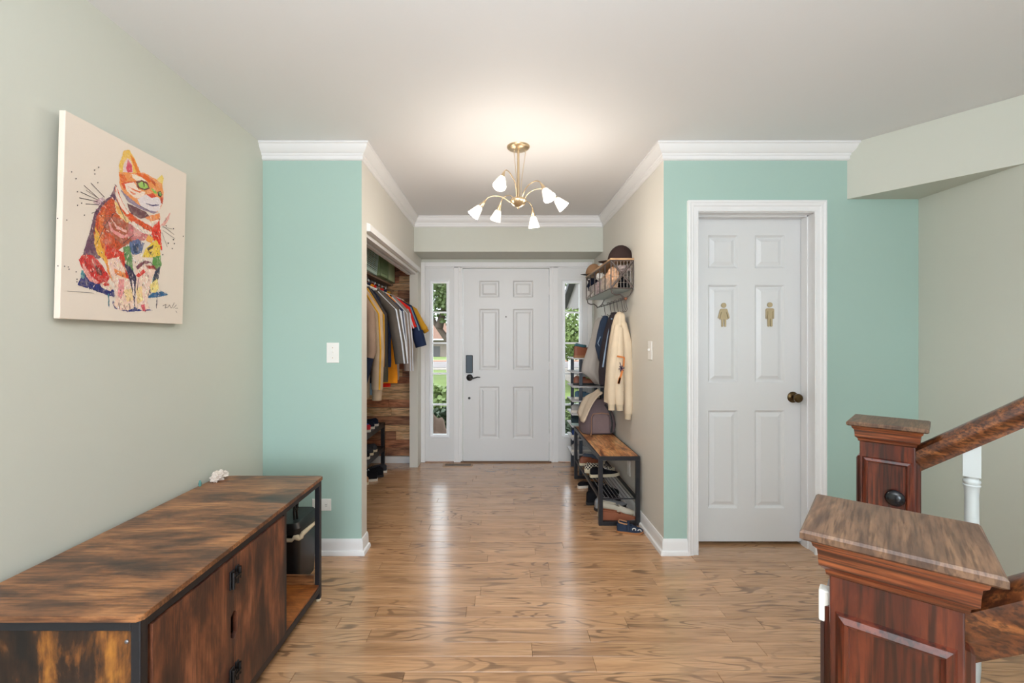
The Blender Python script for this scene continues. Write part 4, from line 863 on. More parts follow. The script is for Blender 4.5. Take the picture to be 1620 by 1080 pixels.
# pale cloth draped over the backpack
def drape(rings, n=28, fold=0.0, nf=7, seed=0):
    out = []
    for cx, cy, cz, rx, ry in rings:
        r_ = []
        for k in range(n):
            a = 2*PI*k/n; f = 1+fold*math.sin(nf*a+seed+cz*4)+fold*0.5*math.sin((nf*2+1)*a+seed*2-cz*7); r_.append((cx+rx*math.cos(a)*f, cy+ry*math.sin(a)*f, cz))
        out.append(r_)
    return out
CRM = fab('oatmeal_fabric', (206, 188, 166), 0.05)
rows = []; 
for i in range(9):
    u = i/8; cx = 0.835-0.165*u; cz = 0.852-0.10*u-0.10*u*u+0.02*math.sin(PI*u); rows.append([(cx+0.006*math.sin(v*2.1+i)-0.004*v*u, 3.645+0.027*v+0.008*math.sin(v*1.7+u*5), cz+0.010*math.sin(v*1.5+i*0.9)-0.055*u*(1-v/6.0)-0.02*(1-v/6.0)) for v in range(7)])
m = MB(); m.rings(rows, (False, False), closed=False)
o = build(m, 'draped_cloth', CRM, smooth=80, subsurf=1); sm = o.modifiers.new('solid', 'SOLIDIFY'); sm.thickness = 0.008
tag(o, 'oatmeal cloth draped over the left side of the backpack', 'cloth')
# ------------------------------------------------------------------ wall shelf with wire basket and hooks
wsx, x1 = 0.793, 0.966; wy0, wy1 = 3.215, 4.16; zt0, zb0 = 1.868, 1.65
ws = thing('wall_shelf', 'wall shelf with wooden top, wire basket and hook rail on the right hall wall', 'shelf', (0.966, 3.69, 1.65))
def WS(mb, name, mt, **k):
    bmesh.ops.translate(mb.bm, verts=mb.bm.verts[:], vec=-Vector(ws.location)); return build(mb, name, mt, ws, **k)
WSM = mat('aged_steel', (98, 88, 84), 0.45, metal=0.6)
WS(MB().box(wsx, x1, wy0, wy1, zt0-0.014, zt0), 'top_board', wood('light_shelf_wood', [(0.3, (176, 132, 92)), (0.6, (214, 172, 128))], scale=(9, 2, 9), rough=0.5, perobj=False), bevel=0.001)
WS(MB().box(wsx+0.004, x1, wy0+0.004, wy1-0.004, zb0-0.003, zb0+0.002), 'bottom_sheet', mat('pale_steel_sheet', (186, 204, 208), 0.4))
m = MB(); r_ = 0.0045
for yy in (wy0+0.006, wy1-0.006):
    m.tube([(wsx+0.006, yy, zb0), (wsx+0.006, yy, zt0-0.016)], r_, 6).tube([(x1-0.006, yy, zb0), (x1-0.006, yy, zt0-0.016)], r_, 6)
    m.tube([(wsx+0.006, yy, zb0), (x1-0.006, yy, zb0)], r_, 6).tube([(wsx+0.006, yy, zt0-0.018), (x1-0.006, yy, zt0-0.018)], r_, 6)
    m.tube([(wsx+0.006, yy, zb0), (x1-0.006, yy, zt0-0.018)], 0.0075, 6).tube([(x1-0.006, yy, zb0), (wsx+0.006, yy, zt0-0.018)], 0.0075, 6)
m.tube([(wsx+0.006, wy0, zb0), (wsx+0.006, wy1, zb0)], r_, 6).tube([(wsx+0.006, wy0, zt0-0.018), (wsx+0.006, wy1, zt0-0.018)], r_, 6)
for i in range(1, 5):
    yy = wy0+(wy1-wy0)*i/5; m.tube([(wsx+0.006, yy, zb0), (wsx+0.006, yy, zt0-0.018)], r_, 6)
WS(m, 'basket_frame', WSM, smooth=60)
m = MB()
for i in range(1, 7): m.tube([(wsx+0.006+i*0.0235, wy0+0.006, zb0), (wsx+0.006+i*0.0235, wy0+0.006, zt0-0.02)], 0.0016, 5)
for i in range(1, 5): m.tube([(wsx+0.006, wy0+0.006, zb0+i*0.042), (x1-0.006, wy0+0.006, zb0+i*0.042)], 0.0014, 5)
for i in range(1, 30): yy = wy0+i*(wy1-wy0)/30; m.tube([(wsx+0.006, yy, zb0), (wsx+0.006, yy, zb0+0.1)], 0.0015, 5)
m.tube([(wsx+0.006, wy0, zb0+0.1), (wsx+0.006, wy1, zb0+0.1)], 0.002, 5)
WS(m, 'basket_wires', mat('thin_steel_wire', (150, 140, 132), 0.4, metal=0.6))
for yy in (wy0+0.02, wy1-0.02):
    WS(MB().tube([(wsx+0.01, yy, zb0), (wsx+0.018, yy, zb0-0.035), (wsx+0.045, yy, zb0-0.048), (wsx+0.075, yy, zb0-0.045), (wsx+0.095, yy, zb0-0.06), (0.902, yy, 1.572)], 0.005, 8), 'bracket', WSM, smooth=60)
WS(MB().tube([(0.902, wy0-0.005, 1.572), (0.902, wy1, 1.572)], 0.005, 8), 'hook_rail', WSM, smooth=60)
WS(MB().ball((0.902, wy0-0.008, 1.572), 0.012, 2), 'finial', mat('copper_finial', (140, 92, 70), 0.4, metal=0.7), smooth=60)
for yy in (wy0+0.02, wy1-0.02): WS(MB().tube([(0.902, yy, 1.572), (0.94, yy, 1.60), (0.966, yy, 1.65)], 0.004, 6), 'wall_strut', WSM, smooth=60)
hy = [3.25, 3.30, 3.36, 3.50, 3.60, 3.72, 3.93]
for yy in hy:
    m = MB(); pts = [(0.902+0.012*math.cos(a), yy, 1.572+0.012*math.sin(a)+0.0) for a in [PI*(1.25-i*0.25) for i in range(8)]]
    m.tube([(0.890, yy, 1.560)] + [(0.902-0.012*math.cos(i*PI/5), yy, 1.574+0.013*math.sin(i*PI/5)) for i in range(6)] + [(0.918, yy, 1.53), (0.926, yy, 1.50), (0.918, yy, 1.482), (0.902, yy, 1.478), (0.888, yy, 1.488)], 0.0025, 6)
    WS(m, 'hook', WSM, smooth=60)
# stuff in and on the shelf
def lump(name, label, cat, loc, r, sc, mt, seed, nz=0.45, fq=2.4, sub=4):
    o = build(MB().ball((0, 0, 0), r, sub, sc, nz, seed, fq), name, mt, smooth=60); o.location = loc; return tag(o, label, cat)
lump('floral_scarf', 'peach floral scarf bunched in the near end of the wire basket', 'scarf', (0.842, 3.33, 1.738), 0.07, (0.62, 1.2, 1.1), mat('peach_floral_cloth', (220, 176, 140), 0.9, var=0.35, vscale=45), 2)
lump('knit_hat', 'grey pink knit hat on top in the near basket end', 'hat', (0.90, 3.31, 1.80), 0.052, (1.0, 1.4, 0.62), fab('grey_pink_knit', (186, 168, 164)), 5)
lump('glove', 'black glove at the wall side in the near basket end', 'glove', (0.915, 3.34, 1.70), 0.05, (0.8, 1.5, 0.85), BLK, 9)
lump('knit_hat', 'cream and brown knit hat in the middle of the wire basket', 'hat', (0.865, 3.58, 1.73), 0.068, (0.85, 1.3, 1.0), mat('cream_brown_knit', (190, 166, 142), 0.9, var=0.4, vscale=30), 12)
lump('mitten', 'white mitten poking out of the basket front', 'mitten', (0.83, 3.70, 1.80), 0.04, (0.8, 1.3, 0.7), LW, 15)
lump('knit_hat', 'pink and navy patterned hat toward the far basket end', 'hat', (0.87, 3.84, 1.72), 0.066, (0.85, 1.3, 0.95), mat('pink_navy_knit', (178, 140, 148), 0.9, var=0.6, vscale=35), 21)
lump('scarf', 'dark navy scarf hanging over the far basket edge', 'scarf', (0.84, 4.04, 1.77), 0.06, (0.85, 1.5, 0.9), NAVY, 24)
# baseball cap
def cap(label, loc, rz, mt, brim, sc=1.0):
    t = thing('cap', label, 'cap', loc, rz)
    m = MB(); R = []
    for i in range(8):
        a = PI/2*i/7; R.append([(0.085*sc*math.cos(a)*math.cos(2*PI*k/24), 0.075*sc*math.cos(a)*math.sin(2*PI*k/24), 0.105*sc*math.sin(a)) for k in range(24)] if i < 7 else [(0.001*math.cos(2*PI*k/24), 0.001*math.sin(2*PI*k/24), 0.105*sc) for k in range(24)])
    build(m.rings(R), 'crown', mt, t, smooth=60)
    m = MB(); top, bot = [], []
    for k in range(13):
        a = -PI/2+PI*k/12; top.append((0.055*sc+0.095*sc*max(math.cos(a), 0.0), 0.072*sc*math.sin(a), 0.014-0.01*abs(math.sin(a))))
    m.rings([top, [(p[0], p[1], p[2]-0.005) for p in top]]); build(m, 'brim', brim, t, smooth=40)
    return t
cap('dark brown baseball cap at the near end of the shelf top', (0.90, 3.34, 1.866), 2.55, fab('dark_brown_twill', (58, 44, 42)), MATS['dark_brown_twill'], 1.15)
lump('tennis_ball', 'neon green ball behind the brown cap on the shelf top', 'ball', (0.936, 3.47, 1.894), 0.026, (1, 1, 1), mat('neon_yellow_green', (186, 220, 70), 0.8), 1, nz=0.0, sub=3)
lump('folded_cloth', 'white folded cloth on the shelf top behind the brown cap', 'cloth', (0.85, 3.62, 1.884), 0.05, (0.9, 1.7, 0.36), LW, 31)
lump('beanie', 'light grey beanie on the shelf top against the wall', 'hat', (0.92, 3.55, 1.90), 0.05, (0.8, 1.3, 0.7), LGY, 33)
cap('tan cap with grey brim at the far end of the shelf top', (0.84, 4.02, 1.868), 2.3, fab('tan_twill', (158, 122, 92)), fab('grey_twill', (92, 92, 94)), 0.9)
# ------------------------------------------------------------------ clothes on the right hooks
def hung(name, label, cat, rings, mt, fold=0.10, nf=6, seed=0):
    t = thing(name, label, cat, (rings[0][0], rings[0][1], rings[0][2])); o = Vector(t.location)
    R = [[Vector(p)-o for p in r] for r in drape(rings, 32, fold, nf, seed)]
    build(MB().rings(R), 'body', mt, t, smooth=70); return t, o
def sleeve(t, o, pts, r, mt, cuff=None, cr=None, name='sleeve'):
    s_ = build(MB().tube([Vector(p)-o for p in pts], r, 12), name, mt, t, smooth=70)
    if cuff:
        d = (Vector(pts[-1])-Vector(pts[-2])).normalized(); e = Vector(pts[-1])-o
        build(MB().tube([e-d*0.005, e+d*0.02, e+d*0.045], [r[-1]*1.0, (cr or r[-1]*0.8), (cr or r[-1]*0.8)], 12), 'cuff', cuff, s_, smooth=60)
CREAM = fab('cream_fleece', (222, 203, 176), 0.05)
t, o = hung('hoodie', 'cream hoodie with an orange outlined print hanging nearest on the hook rail', 'hoodie',
   [(0.905, 3.36, 1.485, 0.020, 0.03), (0.90, 3.36, 1.46, 0.036, 0.05), (0.892, 3.36, 1.38, 0.052, 0.07), (0.885, 3.355, 1.28, 0.062, 0.075), (0.875, 3.35, 1.15, 0.070, 0.08), (0.87, 3.35, 1.0, 0.078, 0.085), (0.865, 3.35, 0.86, 0.080, 0.085), (0.862, 3.35, 0.80, 0.076, 0.08)], CREAM, 0.07, 6, 1)
sleeve(t, o, [(0.912, 3.32, 1.40), (0.935, 3.30, 1.25), (0.942, 3.29, 1.0), (0.945, 3.285, 0.78), (0.942, 3.285, 0.73)], [0.028, 0.04, 0.038, 0.034, 0.030], CREAM, fab('cream_rib', (212, 194, 166)), 0.024)
sleeve(t, o, [(0.875, 3.31, 1.38), (0.845, 3.27, 1.2), (0.822, 3.27, 1.0), (0.815, 3.27, 0.84), (0.815, 3.27, 0.80)], [0.028, 0.040, 0.038, 0.034, 0.028], CREAM, MATS['cream_rib'], 0.024)
sleeve(t, o, [(0.885, 3.30, 1.36), (0.868, 3.265, 1.2), (0.862, 3.258, 1.0), (0.868, 3.255, 0.84), (0.870, 3.255, 0.80)], [0.024, 0.036, 0.038, 0.034, 0.030], CREAM, MATS['cream_rib'], 0.024, name='hood_fold')
PRO = mat('orange_print', (214, 128, 66), 0.8); PRD = mat('plum_print', (70, 50, 78), 0.8)
yp = 3.214
def strip(mb, a, b, w_, y=yp):
    a, b = Vector((a[0], 0, a[1])), Vector((b[0], 0, b[1])); d = (b-a).normalized(); n_ = Vector((d.z, 0, -d.x))*w_/2
    lo = [a+n_, b+n_, b-n_, a-n_]; mb.rings([[(p.x, y, p.z) for p in lo], [(p.x, y+0.006, p.z) for p in lo]])
m = MB(); strip(m, (0.842, 1.155), (0.896, 1.145), 0.012); strip(m, (0.894, 1.145), (0.889, 1.08), 0.010); strip(m, (0.884, 1.06), (0.852, 0.955), 0.014); strip(m, (0.862, 1.0), (0.852, 0.955), 0.016)
for q in m.bm.verts: q.co -= o
build(m, 'orange_print', PRO, t)
m = MB()
for a in (10, 70, 130, 190, 250, 310): strip(m, (0.874, 1.065), (0.874+0.022*math.cos(math.radians(a)), 1.065+0.022*math.sin(math.radians(a))), 0.006, yp-0.001)
strip(m, (0.862, 1.11), (0.874, 1.065), 0.004, yp-0.001)
for q in m.bm.verts: q.co -= o
build(m, 'flower_print', PRD, t)
DKB = fab('dark_brown_jersey', (54, 48, 52), 0.06)
t, o = hung('track_jacket', 'dark track jacket with a pale blue side stripe hanging behind the cream hoodie', 'jacket',
   [(0.895, 3.50, 1.49, 0.018, 0.03), (0.885, 3.50, 1.45, 0.034, 0.05), (0.865, 3.50, 1.33, 0.052, 0.06), (0.85, 3.50, 1.18, 0.062, 0.06), (0.84, 3.5, 1.02, 0.066, 0.065), (0.84, 3.5, 0.92, 0.062, 0.06)], DKB, 0.06, 5, 2)
for pts in ([(0.862, 3.45, 1.44), (0.832, 3.45, 1.30), (0.806, 3.45, 1.15), (0.792, 3.45, 1.06)], [(0.83, 3.43, 1.05), (0.828, 3.43, 0.85)]):
    build(MB().tube([Vector(p)-o for p in pts], 0.0065, 6), 'stripe', fab('pale_blue_piping', (156, 176, 200)), t, smooth=60)
sleeve(t, o, [(0.872, 3.46, 1.43), (0.85, 3.45, 1.2), (0.83, 3.45, 0.98), (0.835, 3.45, 0.86)], [0.025, 0.036, 0.034, 0.03], DKB)
t, o = hung('jeans', 'navy denim jacket folded on a hook left of the dark track jacket', 'jacket',
   [(0.875, 3.72, 1.475, 0.018, 0.03), (0.868, 3.72, 1.43, 0.035, 0.05), (0.855, 3.72, 1.32, 0.05, 0.055), (0.84, 3.72, 1.22, 0.052, 0.055), (0.848, 3.72, 1.12, 0.035, 0.05), (0.86, 3.72, 1.05, 0.02, 0.04)], fab('indigo_denim', (52, 64, 84)), 0.07, 5, 4)
t.name = 'denim_jacket'
build(MB().tube([Vector(p)-o for p in [(0.822, 3.665, 1.30), (0.80, 3.665, 1.245), (0.812, 3.66, 1.22)]], 0.004, 6), 'stitching', fab('pale_blue_piping', (156, 176, 200)), t, smooth=60)
GRT = fab('warm_grey_terry', (178, 172, 166), 0.05)
t, o = hung('towel', 'pale grey sweatshirt hanging at the far end of the hook rail', 'sweatshirt',
   [(0.885, 3.93, 1.47, 0.022, 0.04), (0.872, 3.93, 1.43, 0.04, 0.06), (0.855, 3.93, 1.30, 0.052, 0.065), (0.835, 3.93, 1.18, 0.068, 0.065), (0.812, 3.93, 1.06, 0.085, 0.065), (0.805, 3.93, 0.99, 0.088, 0.06), (0.83, 3.93, 0.95, 0.06, 0.055), (0.86, 3.93, 0.88, 0.03, 0.04)], GRT, 0.08, 5, 6)
t.name = 'sweatshirt'
tg = thing('lanyard', 'tan strap hanging beside the jacket above the backpack', 'strap', (0.842, 3.56, 0.98))
build(MB().tube([(0, 0, 0.02), (-0.01, 0, -0.04), (0.004, 0, -0.10), (0.02, 0, -0.15)], 0.012, 8), 'webbing', TRIM, tg, smooth=60)
build(MB().box(-0.016, 0.016, -0.008, 0.008, -0.02, 0.012), 'buckle', mat('orange_buckle', (196, 110, 70), 0.5), tg, bevel=0.003)
tag(build(MB().box(0.955, 0.966, 3.50, 3.53, 1.02, 1.33), 'wall_rod', mat('grey_rod', (150, 156, 158), 0.5), bevel=0.003), 'slim grey rod leaning on the wall behind the hanging clothes', 'rod')
# ------------------------------------------------------------------ closet
# reclaimed boards on the far closet wall
pw = bpy.data.objects['wall_front']
z = 0.066; i = 0; rp = random.Random(11)
hs = [0.085, 0.085, 0.085, 0.065, 0.092, 0.088, 0.085, 0.075, 0.09]
while z < 2.40:
    h = hs[i] if i < len(hs) else rp.uniform(0.07, 0.095); h = min(h, 2.435-z)
    x = -1.449; cut = rp.choice((None, rp.uniform(-1.35, -1.0), rp.uniform(-1.2, -1.0)))
    for a, b in ([(x, -0.915)] if cut is None else [(x, cut), (cut, -0.915)]):
        th = rp.uniform(0.010, 0.018)
        pm = rp.choice((0, 2, 0, 1, 2)) if i not in (3, 5, 7) else 1
        mbx = MB().box(a+0.001, b-0.001, -th, 0, 0.0012, h-0.0012)
        o = build(mbx, 'plank', PLANKM[pm], pw, bevel=0.001, seg=1); o.location = (0, YD, z)
    z += h; i += 1
# shelf and rod
t = thing('closet_shelf', 'brown closet shelf above the hanging clothes', 'shelf', (-1.28, 3.6, 1.843))
bx('board', mat('shelf_brown', (150, 122, 104), 0.5), -0.168, 0.16, -0.86, 0.985, -0.018, 0, t)
for yy in (-0.5, 0.3, 0.95): bx('bracket', WHITE, -0.165, 0.1, yy-0.006, yy+0.006, -0.06, -0.018, t)
ROD = mat('chrome_rod', (190, 192, 196), 0.2, metal=0.95)
t = tag(build(MB().tube([(-1.13, 2.74, 1.775), (-1.13, 4.59, 1.775)], 0.015, 14), 'closet_rod', ROD, smooth=60), 'chrome clothes rod running the length of the closet', 'rod')
# baskets on the shelf
def crate(name, label, loc, rz, lx, ly, h, mt, slats=None, holes=False, tilt=0):
    t = thing(name, label, 'basket', loc, rz); t.rotation_euler[1] = tilt
    th = 0.004; build(MB().box(-lx/2, lx/2, -ly/2, ly/2, 0, th), 'base', mt, t)
    def wall(m, ax, side):
        L = ly if ax == 'x' else lx; c = side*(lx if ax == 'x' else ly)/2
        def b_(u0, u1, z0, z1):
            if ax == 'x': m.box(min(c, c-side*th), max(c, c-side*th), u0, u1, z0, z1)
            else: m.box(u0, u1, min(c, c-side*th), max(c, c-side*th), z0, z1)
        b_(-L/2, L/2, 0, 0.025); b_(-L/2, L/2, h-0.03, h); b_(-L/2, -L/2+0.02, 0.025, h-0.03); b_(L/2-0.02, L/2, 0.025, h-0.03)
        if slats:
            k = slats
            for i in range(k): z = 0.025+(h-0.055)*(i+0.5)/k; b_(-L/2+0.02, L/2-0.02, z-0.004, z+0.004)
        elif holes:
            nz_, nu = 9, int(L/0.02)
            for i in range(nz_): z = 0.025+(h-0.055)*(i+0.5)/nz_; b_(-L/2+0.02, L/2-0.02, z-0.0055, z+0.0055)
            for i in range(nu): u = -L/2+0.02+(L-0.04)*i/nu; b_(u-0.0055, u+0.0055, 0.025, h-0.03)
        else: b_(-L/2+0.02, L/2-0.02, 0.025, h-0.03)
    for ax, side, nm in (('x', 1, 'front'), ('x', -1, 'back'), ('y', 1, 'side'), ('y', -1, 'side')):
        m = MB(); wall(m, ax, side); build(m, nm, mt, t, bevel=0)
    return t
SG = mat('sage_plastic', (168, 192, 142), 0.5); SGL = mat('pale_sage_plastic', (204, 222, 178), 0.5); TL = mat('pale_teal_plastic', (204, 232, 220), 0.45)
crate('slatted_basket', 'pale teal slatted plastic basket tilted on the closet shelf', (-1.215, 3.70, 1.85), 0.05, 0.26, 0.38, 0.26, TL, slats=13, tilt=0.10)
crate('storage_basket', 'sage green basket with punched holes in the middle of the closet shelf', (-1.21, 4.08, 1.845), 0.0, 0.26, 0.24, 0.25, SG, holes=True)
crate('storage_basket', 'pale sage solid basket at the far end of the closet shelf', (-1.21, 4.36, 1.845), 0.0, 0.26, 0.26, 0.25, SGL)
lump('tan_bag', 'tan cloth bundle inside the teal basket', 'bundle', (-1.22, 3.66, 1.93), 0.07, (0.9, 1.2, 0.8), fab('tan_cloth', (176, 136, 92)), 41)
crate('wire_bin', 'dark slatted basket at the near end of the closet shelf', (-1.24, 3.2, 1.845), 0.0, 0.24, 0.26, 0.22, mat('dark_green_plastic', (44, 62, 54), 0.5), slats=10)
# hangers and garments
def hanger(x, y, col, label, group=None):
    t = thing('hanger', label, 'hanger', (x, y, 1.775), 0, group)
    m = MB().tube([(-0.016, 0, 0.006), (-0.012, 0, 0.018), (0, 0, 0.0225), (0.014, 0, 0.016), (0.018, 0, 0), (0.012, 0, -0.018), (0, 0, -0.03), (0, 0, -0.05)], 0.0026, 8)
    build(m, 'hook', col if col is not HW else ROD, t, smooth=60)
    m = MB().tube([(-0.19, 0, -0.125), (-0.08, 0, -0.075), (0, 0, -0.05), (0.08, 0, -0.075), (0.19, 0, -0.125)], 0.006, 8).tube([(-0.19, 0, -0.125), (0.19, 0, -0.125)], 0.005, 8)
    build(m, 'arms', col, t, smooth=60)
HW = mat('white_hanger', (232, 230, 224), 0.4); HY = mat('yellow_hanger', (222, 178, 66), 0.4); HB = mat('black_hanger', (24, 22, 24), 0.35)
def garment(name, label, cat, y, col, hem, tip=-0.90, th=0.030, sl=None, sr=(0.045, 0.036), cuff=None, piping=None, neck=None, hang=None, hlab=None, hgrp='white hangers on the closet rod', zs=1.655, flare=0.0, slcol=None, lower=None):
    """garment seen side on from the hall: body across x, thickness along y"""
    xc = -1.13; t = thing(name, label, cat, (xc, y, 1.70)); o = Vector(t.location); hw = tip-xc; bk = min(hw, 0.275)
    R = []
    prof = [(1.725, 0.04, 0.04), (1.712, 0.06, 0.06), (1.69, hw*0.45, bk*0.45), (zs, hw*0.72, bk*0.78), (zs-0.06, hw*0.95, bk*0.95), (zs-0.12, hw, bk), (1.45, hw*0.93, bk*0.95), (1.2, hw*0.93+flare*0.4, bk*0.95), (hem+0.05, hw*0.94+flare, bk*0.95), (hem, hw*0.93+flare, bk*0.94)]
    for i, (z, a, b) in enumerate(prof):
        if i > 5 and z < hem: continue
        r_ = []
        for k in range(28):
            an = 2*PI*k/28; cx = (a-b)/2; rx = (a+b)/2; ca = math.cos(an); sa = math.sin(an)
            xx = cx+rx*abs(ca)**0.8*(1 if ca > 0 else -1); yy = (th if i > 2 else th*0.7)*abs(sa)**0.7*(1 if sa > 0 else -1)*(1+0.35*math.sin(xx*38+y*9+z*2) if i > 4 else 1)
            r_.append((xx, yy, z-1.70))
        R.append(r_)
    body = build(MB().rings(R), 'body', col, t, smooth=70)
    cm = neck or col
    build(MB().tube([(0.05*math.cos(a), 0.03*math.sin(a), 0.028) for a in [2*PI*k/12 for k in range(13)]], 0.012, 8), 'collar', cm, t, smooth=60)
    if sl:
        pts = [Vector((hw*0.62, -0.004, zs-0.01-1.70))] + [Vector((p[0]-xc, -0.008, p[1]-1.70)) for p in sl]
        rad = [sr[0]*0.75] + [sr[0]+(sr[1]-sr[0])*i/(len(sl)-1 if len(sl) > 1 else 1) for i in range(len(sl))]
        s_ = build(MB().tube(pts, rad, 12), 'sleeve', slcol or col, t, smooth=70)
        if cuff:
            d = (pts[-1]-pts[-2]).normalized(); e = pts[-1]; cl_, cr_, ln = cuff
            build(MB().tube([e-d*0.006, e+d*ln*0.5, e+d*ln], [cr_, cr_, cr_*0.95], 12), 'cuff', cl_, s_, smooth=60)
    # the sleeve against the back wall
    build(MB().tube([(-bk+0.045, -0.004, zs-1.725), (-bk+0.012, -0.006, -0.25), (-bk+0.012, -0.006, hem+0.14-1.70)], [0.034, 0.036, 0.03], 10), 'sleeve', slcol or col, t, smooth=70)
    if piping and sl:
        for k_, dx in enumerate(piping[1]):
            an = 0.9 - 0.75*k_; build(MB().tube([p + Vector((math.cos(an)*rr_*0.98, -math.sin(an)*rr_*0.98-0.001, 0)) for p, rr_ in zip(pts, rad)], 0.0065, 6), 'piping', piping[0], t, smooth=60)
    elif piping:
        for dx in piping[1]:
            build(MB().tube([(hw*0.55+dx*0.3, -th-0.002, zs-1.675), (hw*0.86+dx, -th*1.15-0.003, -0.25), (hw*0.93+flare*0.7+dx, -th*1.3-0.003, hem-1.70+0.02)], 0.005, 6), 'piping', piping[0], t, smooth=60)
    if lower:
        lc, lz = lower; q = [p for p in R if True]
        rr_ = []
        for z in (hem-0.001, lz):
            rr_.append([(p[0]*0.97, p[1]*0.9, z-1.70) for p in R[-1]])
        build(MB().rings(rr_), 'hem_band', lc, t, smooth=70)
    if hang is not None: hanger(xc, y, hang, hlab, hgrp)
    return t
WL = 'white plastic hanger hooked on the closet rod holding a garment'
TAUP = fab('taupe_wool', (146, 122, 104)); TAN2 = fab('sand_knit', (172, 150, 126)); CHR = fab('charcoal_wool', (62, 58, 58)); OLV = fab('olive_grey_wool', (92, 84, 76)); GLD = fab('mustard_knit', (206, 152, 46)); NV = fab('navy_cotton', (40, 52, 82)); ORG = fab('orange_jersey', (236, 148, 36)); REDJ = fab('red_jersey', (222, 46, 36)); GRH = fab('heather_taupe', (150, 138, 130)); WP = fab('white_piping', (216, 220, 228)); LBL = fab('light_blue_denim', (132, 164, 190)); STEEL = fab('blue_grey_cotton', (70, 82, 104))
garment('coat', 'taupe coat with navy cuff hanging nearest the closet opening', 'coat', 2.93, TAUP, 0.95, -0.895, sl=[(-0.875, 1.45), (-0.865, 1.2), (-0.875, 1.16)], sr=(0.042, 0.036), cuff=(NAVY, 0.034, 0.2), hang=HW, hlab=WL)
garment('cardigan', 'long sand knit cardigan, second from the closet opening', 'cardigan', 3.08, TAN2, 0.87, -0.90, sl=[(-0.868, 1.45), (-0.855, 1.2), (-0.862, 0.93)], sr=(0.045, 0.04), cuff=(fab('sand_rib', (160, 138, 114)), 0.034, 0.075), piping=(GLD, (0.0,)), hang=HY, hlab='yellow plastic hanger near the closet opening', hgrp=None)
garment('jacket', 'charcoal jacket with gold edge between the cardigan and the grey jacket', 'jacket', 3.22, CHR, 1.0, -0.90, sl=[(-0.872, 1.45), (-0.868, 1.2), (-0.87, 1.08)], piping=(GLD, (0.01,)), hang=HW, hlab=WL)
garment('jeans_jacket', 'dark navy jacket with light blue hem just past the charcoal jacket', 'jacket', 3.33, NAVY, 0.95, -0.905, lower=(LBL, 0.86), hang=HW, hlab=WL)
garment('jacket', 'large olive grey jacket with white piping in the middle of the rod', 'jacket', 3.45, OLV, 1.02, -0.885, th=0.045, sl=[(-0.84, 1.5), (-0.795, 1.25), (-0.775, 1.09)], sr=(0.055, 0.05), piping=(WP, (0.0, 0.02)), hang=HW, hlab=WL)
garment('shirt', 'olive shirt hem showing under the large grey jacket', 'shirt', 3.54, fab('olive_cotton', (96, 92, 76)), 0.935, -0.89, hang=HW, hlab=WL)
garment('track_jacket', 'navy jacket with white stripes right of the large grey jacket', 'jacket', 3.62, NV, 1.05, -0.885, sl=[(-0.835, 1.5), (-0.81, 1.28), (-0.80, 1.12)], sr=(0.04, 0.036), piping=(WP, (0.0, 0.025)), hang=HW, hlab=WL)
garment('shirt', 'orange shirt with hem showing below the navy striped jacket', 'shirt', 3.72, ORG, 0.91, -0.875, hang=HW, hlab=WL, flare=0.02)
garment('shirt', 'red shirt with hem showing at the bottom behind the orange one', 'shirt', 3.79, REDJ, 0.87, -0.935, hang=HB, hlab='black hanger with round loop in the middle of the rod', hgrp=None, zs=1.66)
garment('hoodie', 'heather taupe hoodie with white edges toward the far end', 'hoodie', 3.90, GRH, 0.92, -0.885, th=0.04, sl=[(-0.85, 1.5), (-0.825, 1.25), (-0.815, 1.0)], sr=(0.05, 0.04), piping=(WP, (0.02, 0.035)), hang=HW, hlab=WL)
garment('tee_shirt', 'red tee shirt with short sleeve sticking out near the far end', 'shirt', 4.03, REDJ, 1.1, -0.91, sl=[(-0.87, 1.54), (-0.83, 1.40), (-0.822, 1.375)], sr=(0.05, 0.058), piping=(WP, (0.03,)), hang=HW, hlab=WL)
garment('denim_jacket', 'navy and light blue jacket with patterned cuff near the far end', 'jacket', 4.14, NV, 1.15, -0.90, sl=[(-0.86, 1.57), (-0.80, 1.40), (-0.785, 1.345)], sr=(0.034, 0.045), cuff=(NV, 0.055, 0.14), piping=(LBL, (0.03,)), hang=HW, hlab=WL, slcol=NV)
garment('sweater', 'mustard sweater with sleeve sticking out at the far end of the rod', 'sweater', 4.27, GLD, 1.15, -0.89, sl=[(-0.84, 1.55), (-0.77, 1.42), (-0.735, 1.37)], sr=(0.034, 0.034), cuff=(fab('mustard_rib', (186, 132, 36)), 0.028, 0.03), hang=HW, hlab=WL)
# patch on the navy cuff
# ------------------------------------------------------------------ outside
GRS = mat('lawn', (108, 122, 70), 0.9, var=0.25, vscale=0.8, bump=0.5, bscale=30, spec=0.1)
ROADM = mat('road_asphalt', (128, 120, 118), 0.9, var=0.08, vscale=1.5, spec=0.1); WALK = mat('concrete_walk', (146, 136, 126), 0.9, var=0.06, spec=0.1)
struct(bx('lawn', GRS, -60, 60, 5.2, 21.3, -0.5, -0.12)); struct(bx('street', ROADM, -80, 80, 21.9, 27.6, -0.5, -0.13)); struct(bx('sidewalk', WALK, -80, 80, 20.0, 21.2, -0.4, -0.105))
struct(bx('kerb', mat('brick_kerb', (188, 142, 120), 0.9), -80, 80, 27.6, 28.1, -0.5, -0.05)); struct(build(MB().quad([(-120, 28.1, -0.14), (120, 28.1, -0.14), (120, 140, -3.6), (-120, 140, -3.6)]), 'far_lawn', GRS))
struct(bx('planting_bed', mat('bark_mulch', (84, 66, 54), 0.95, var=0.3, vscale=9), -6, 6, 4.75, 6.9, -0.5, -0.13))
struct(bx('driveway', WALK, 2.2, 5.5, 9.0, 20.0, -0.4, -0.10))
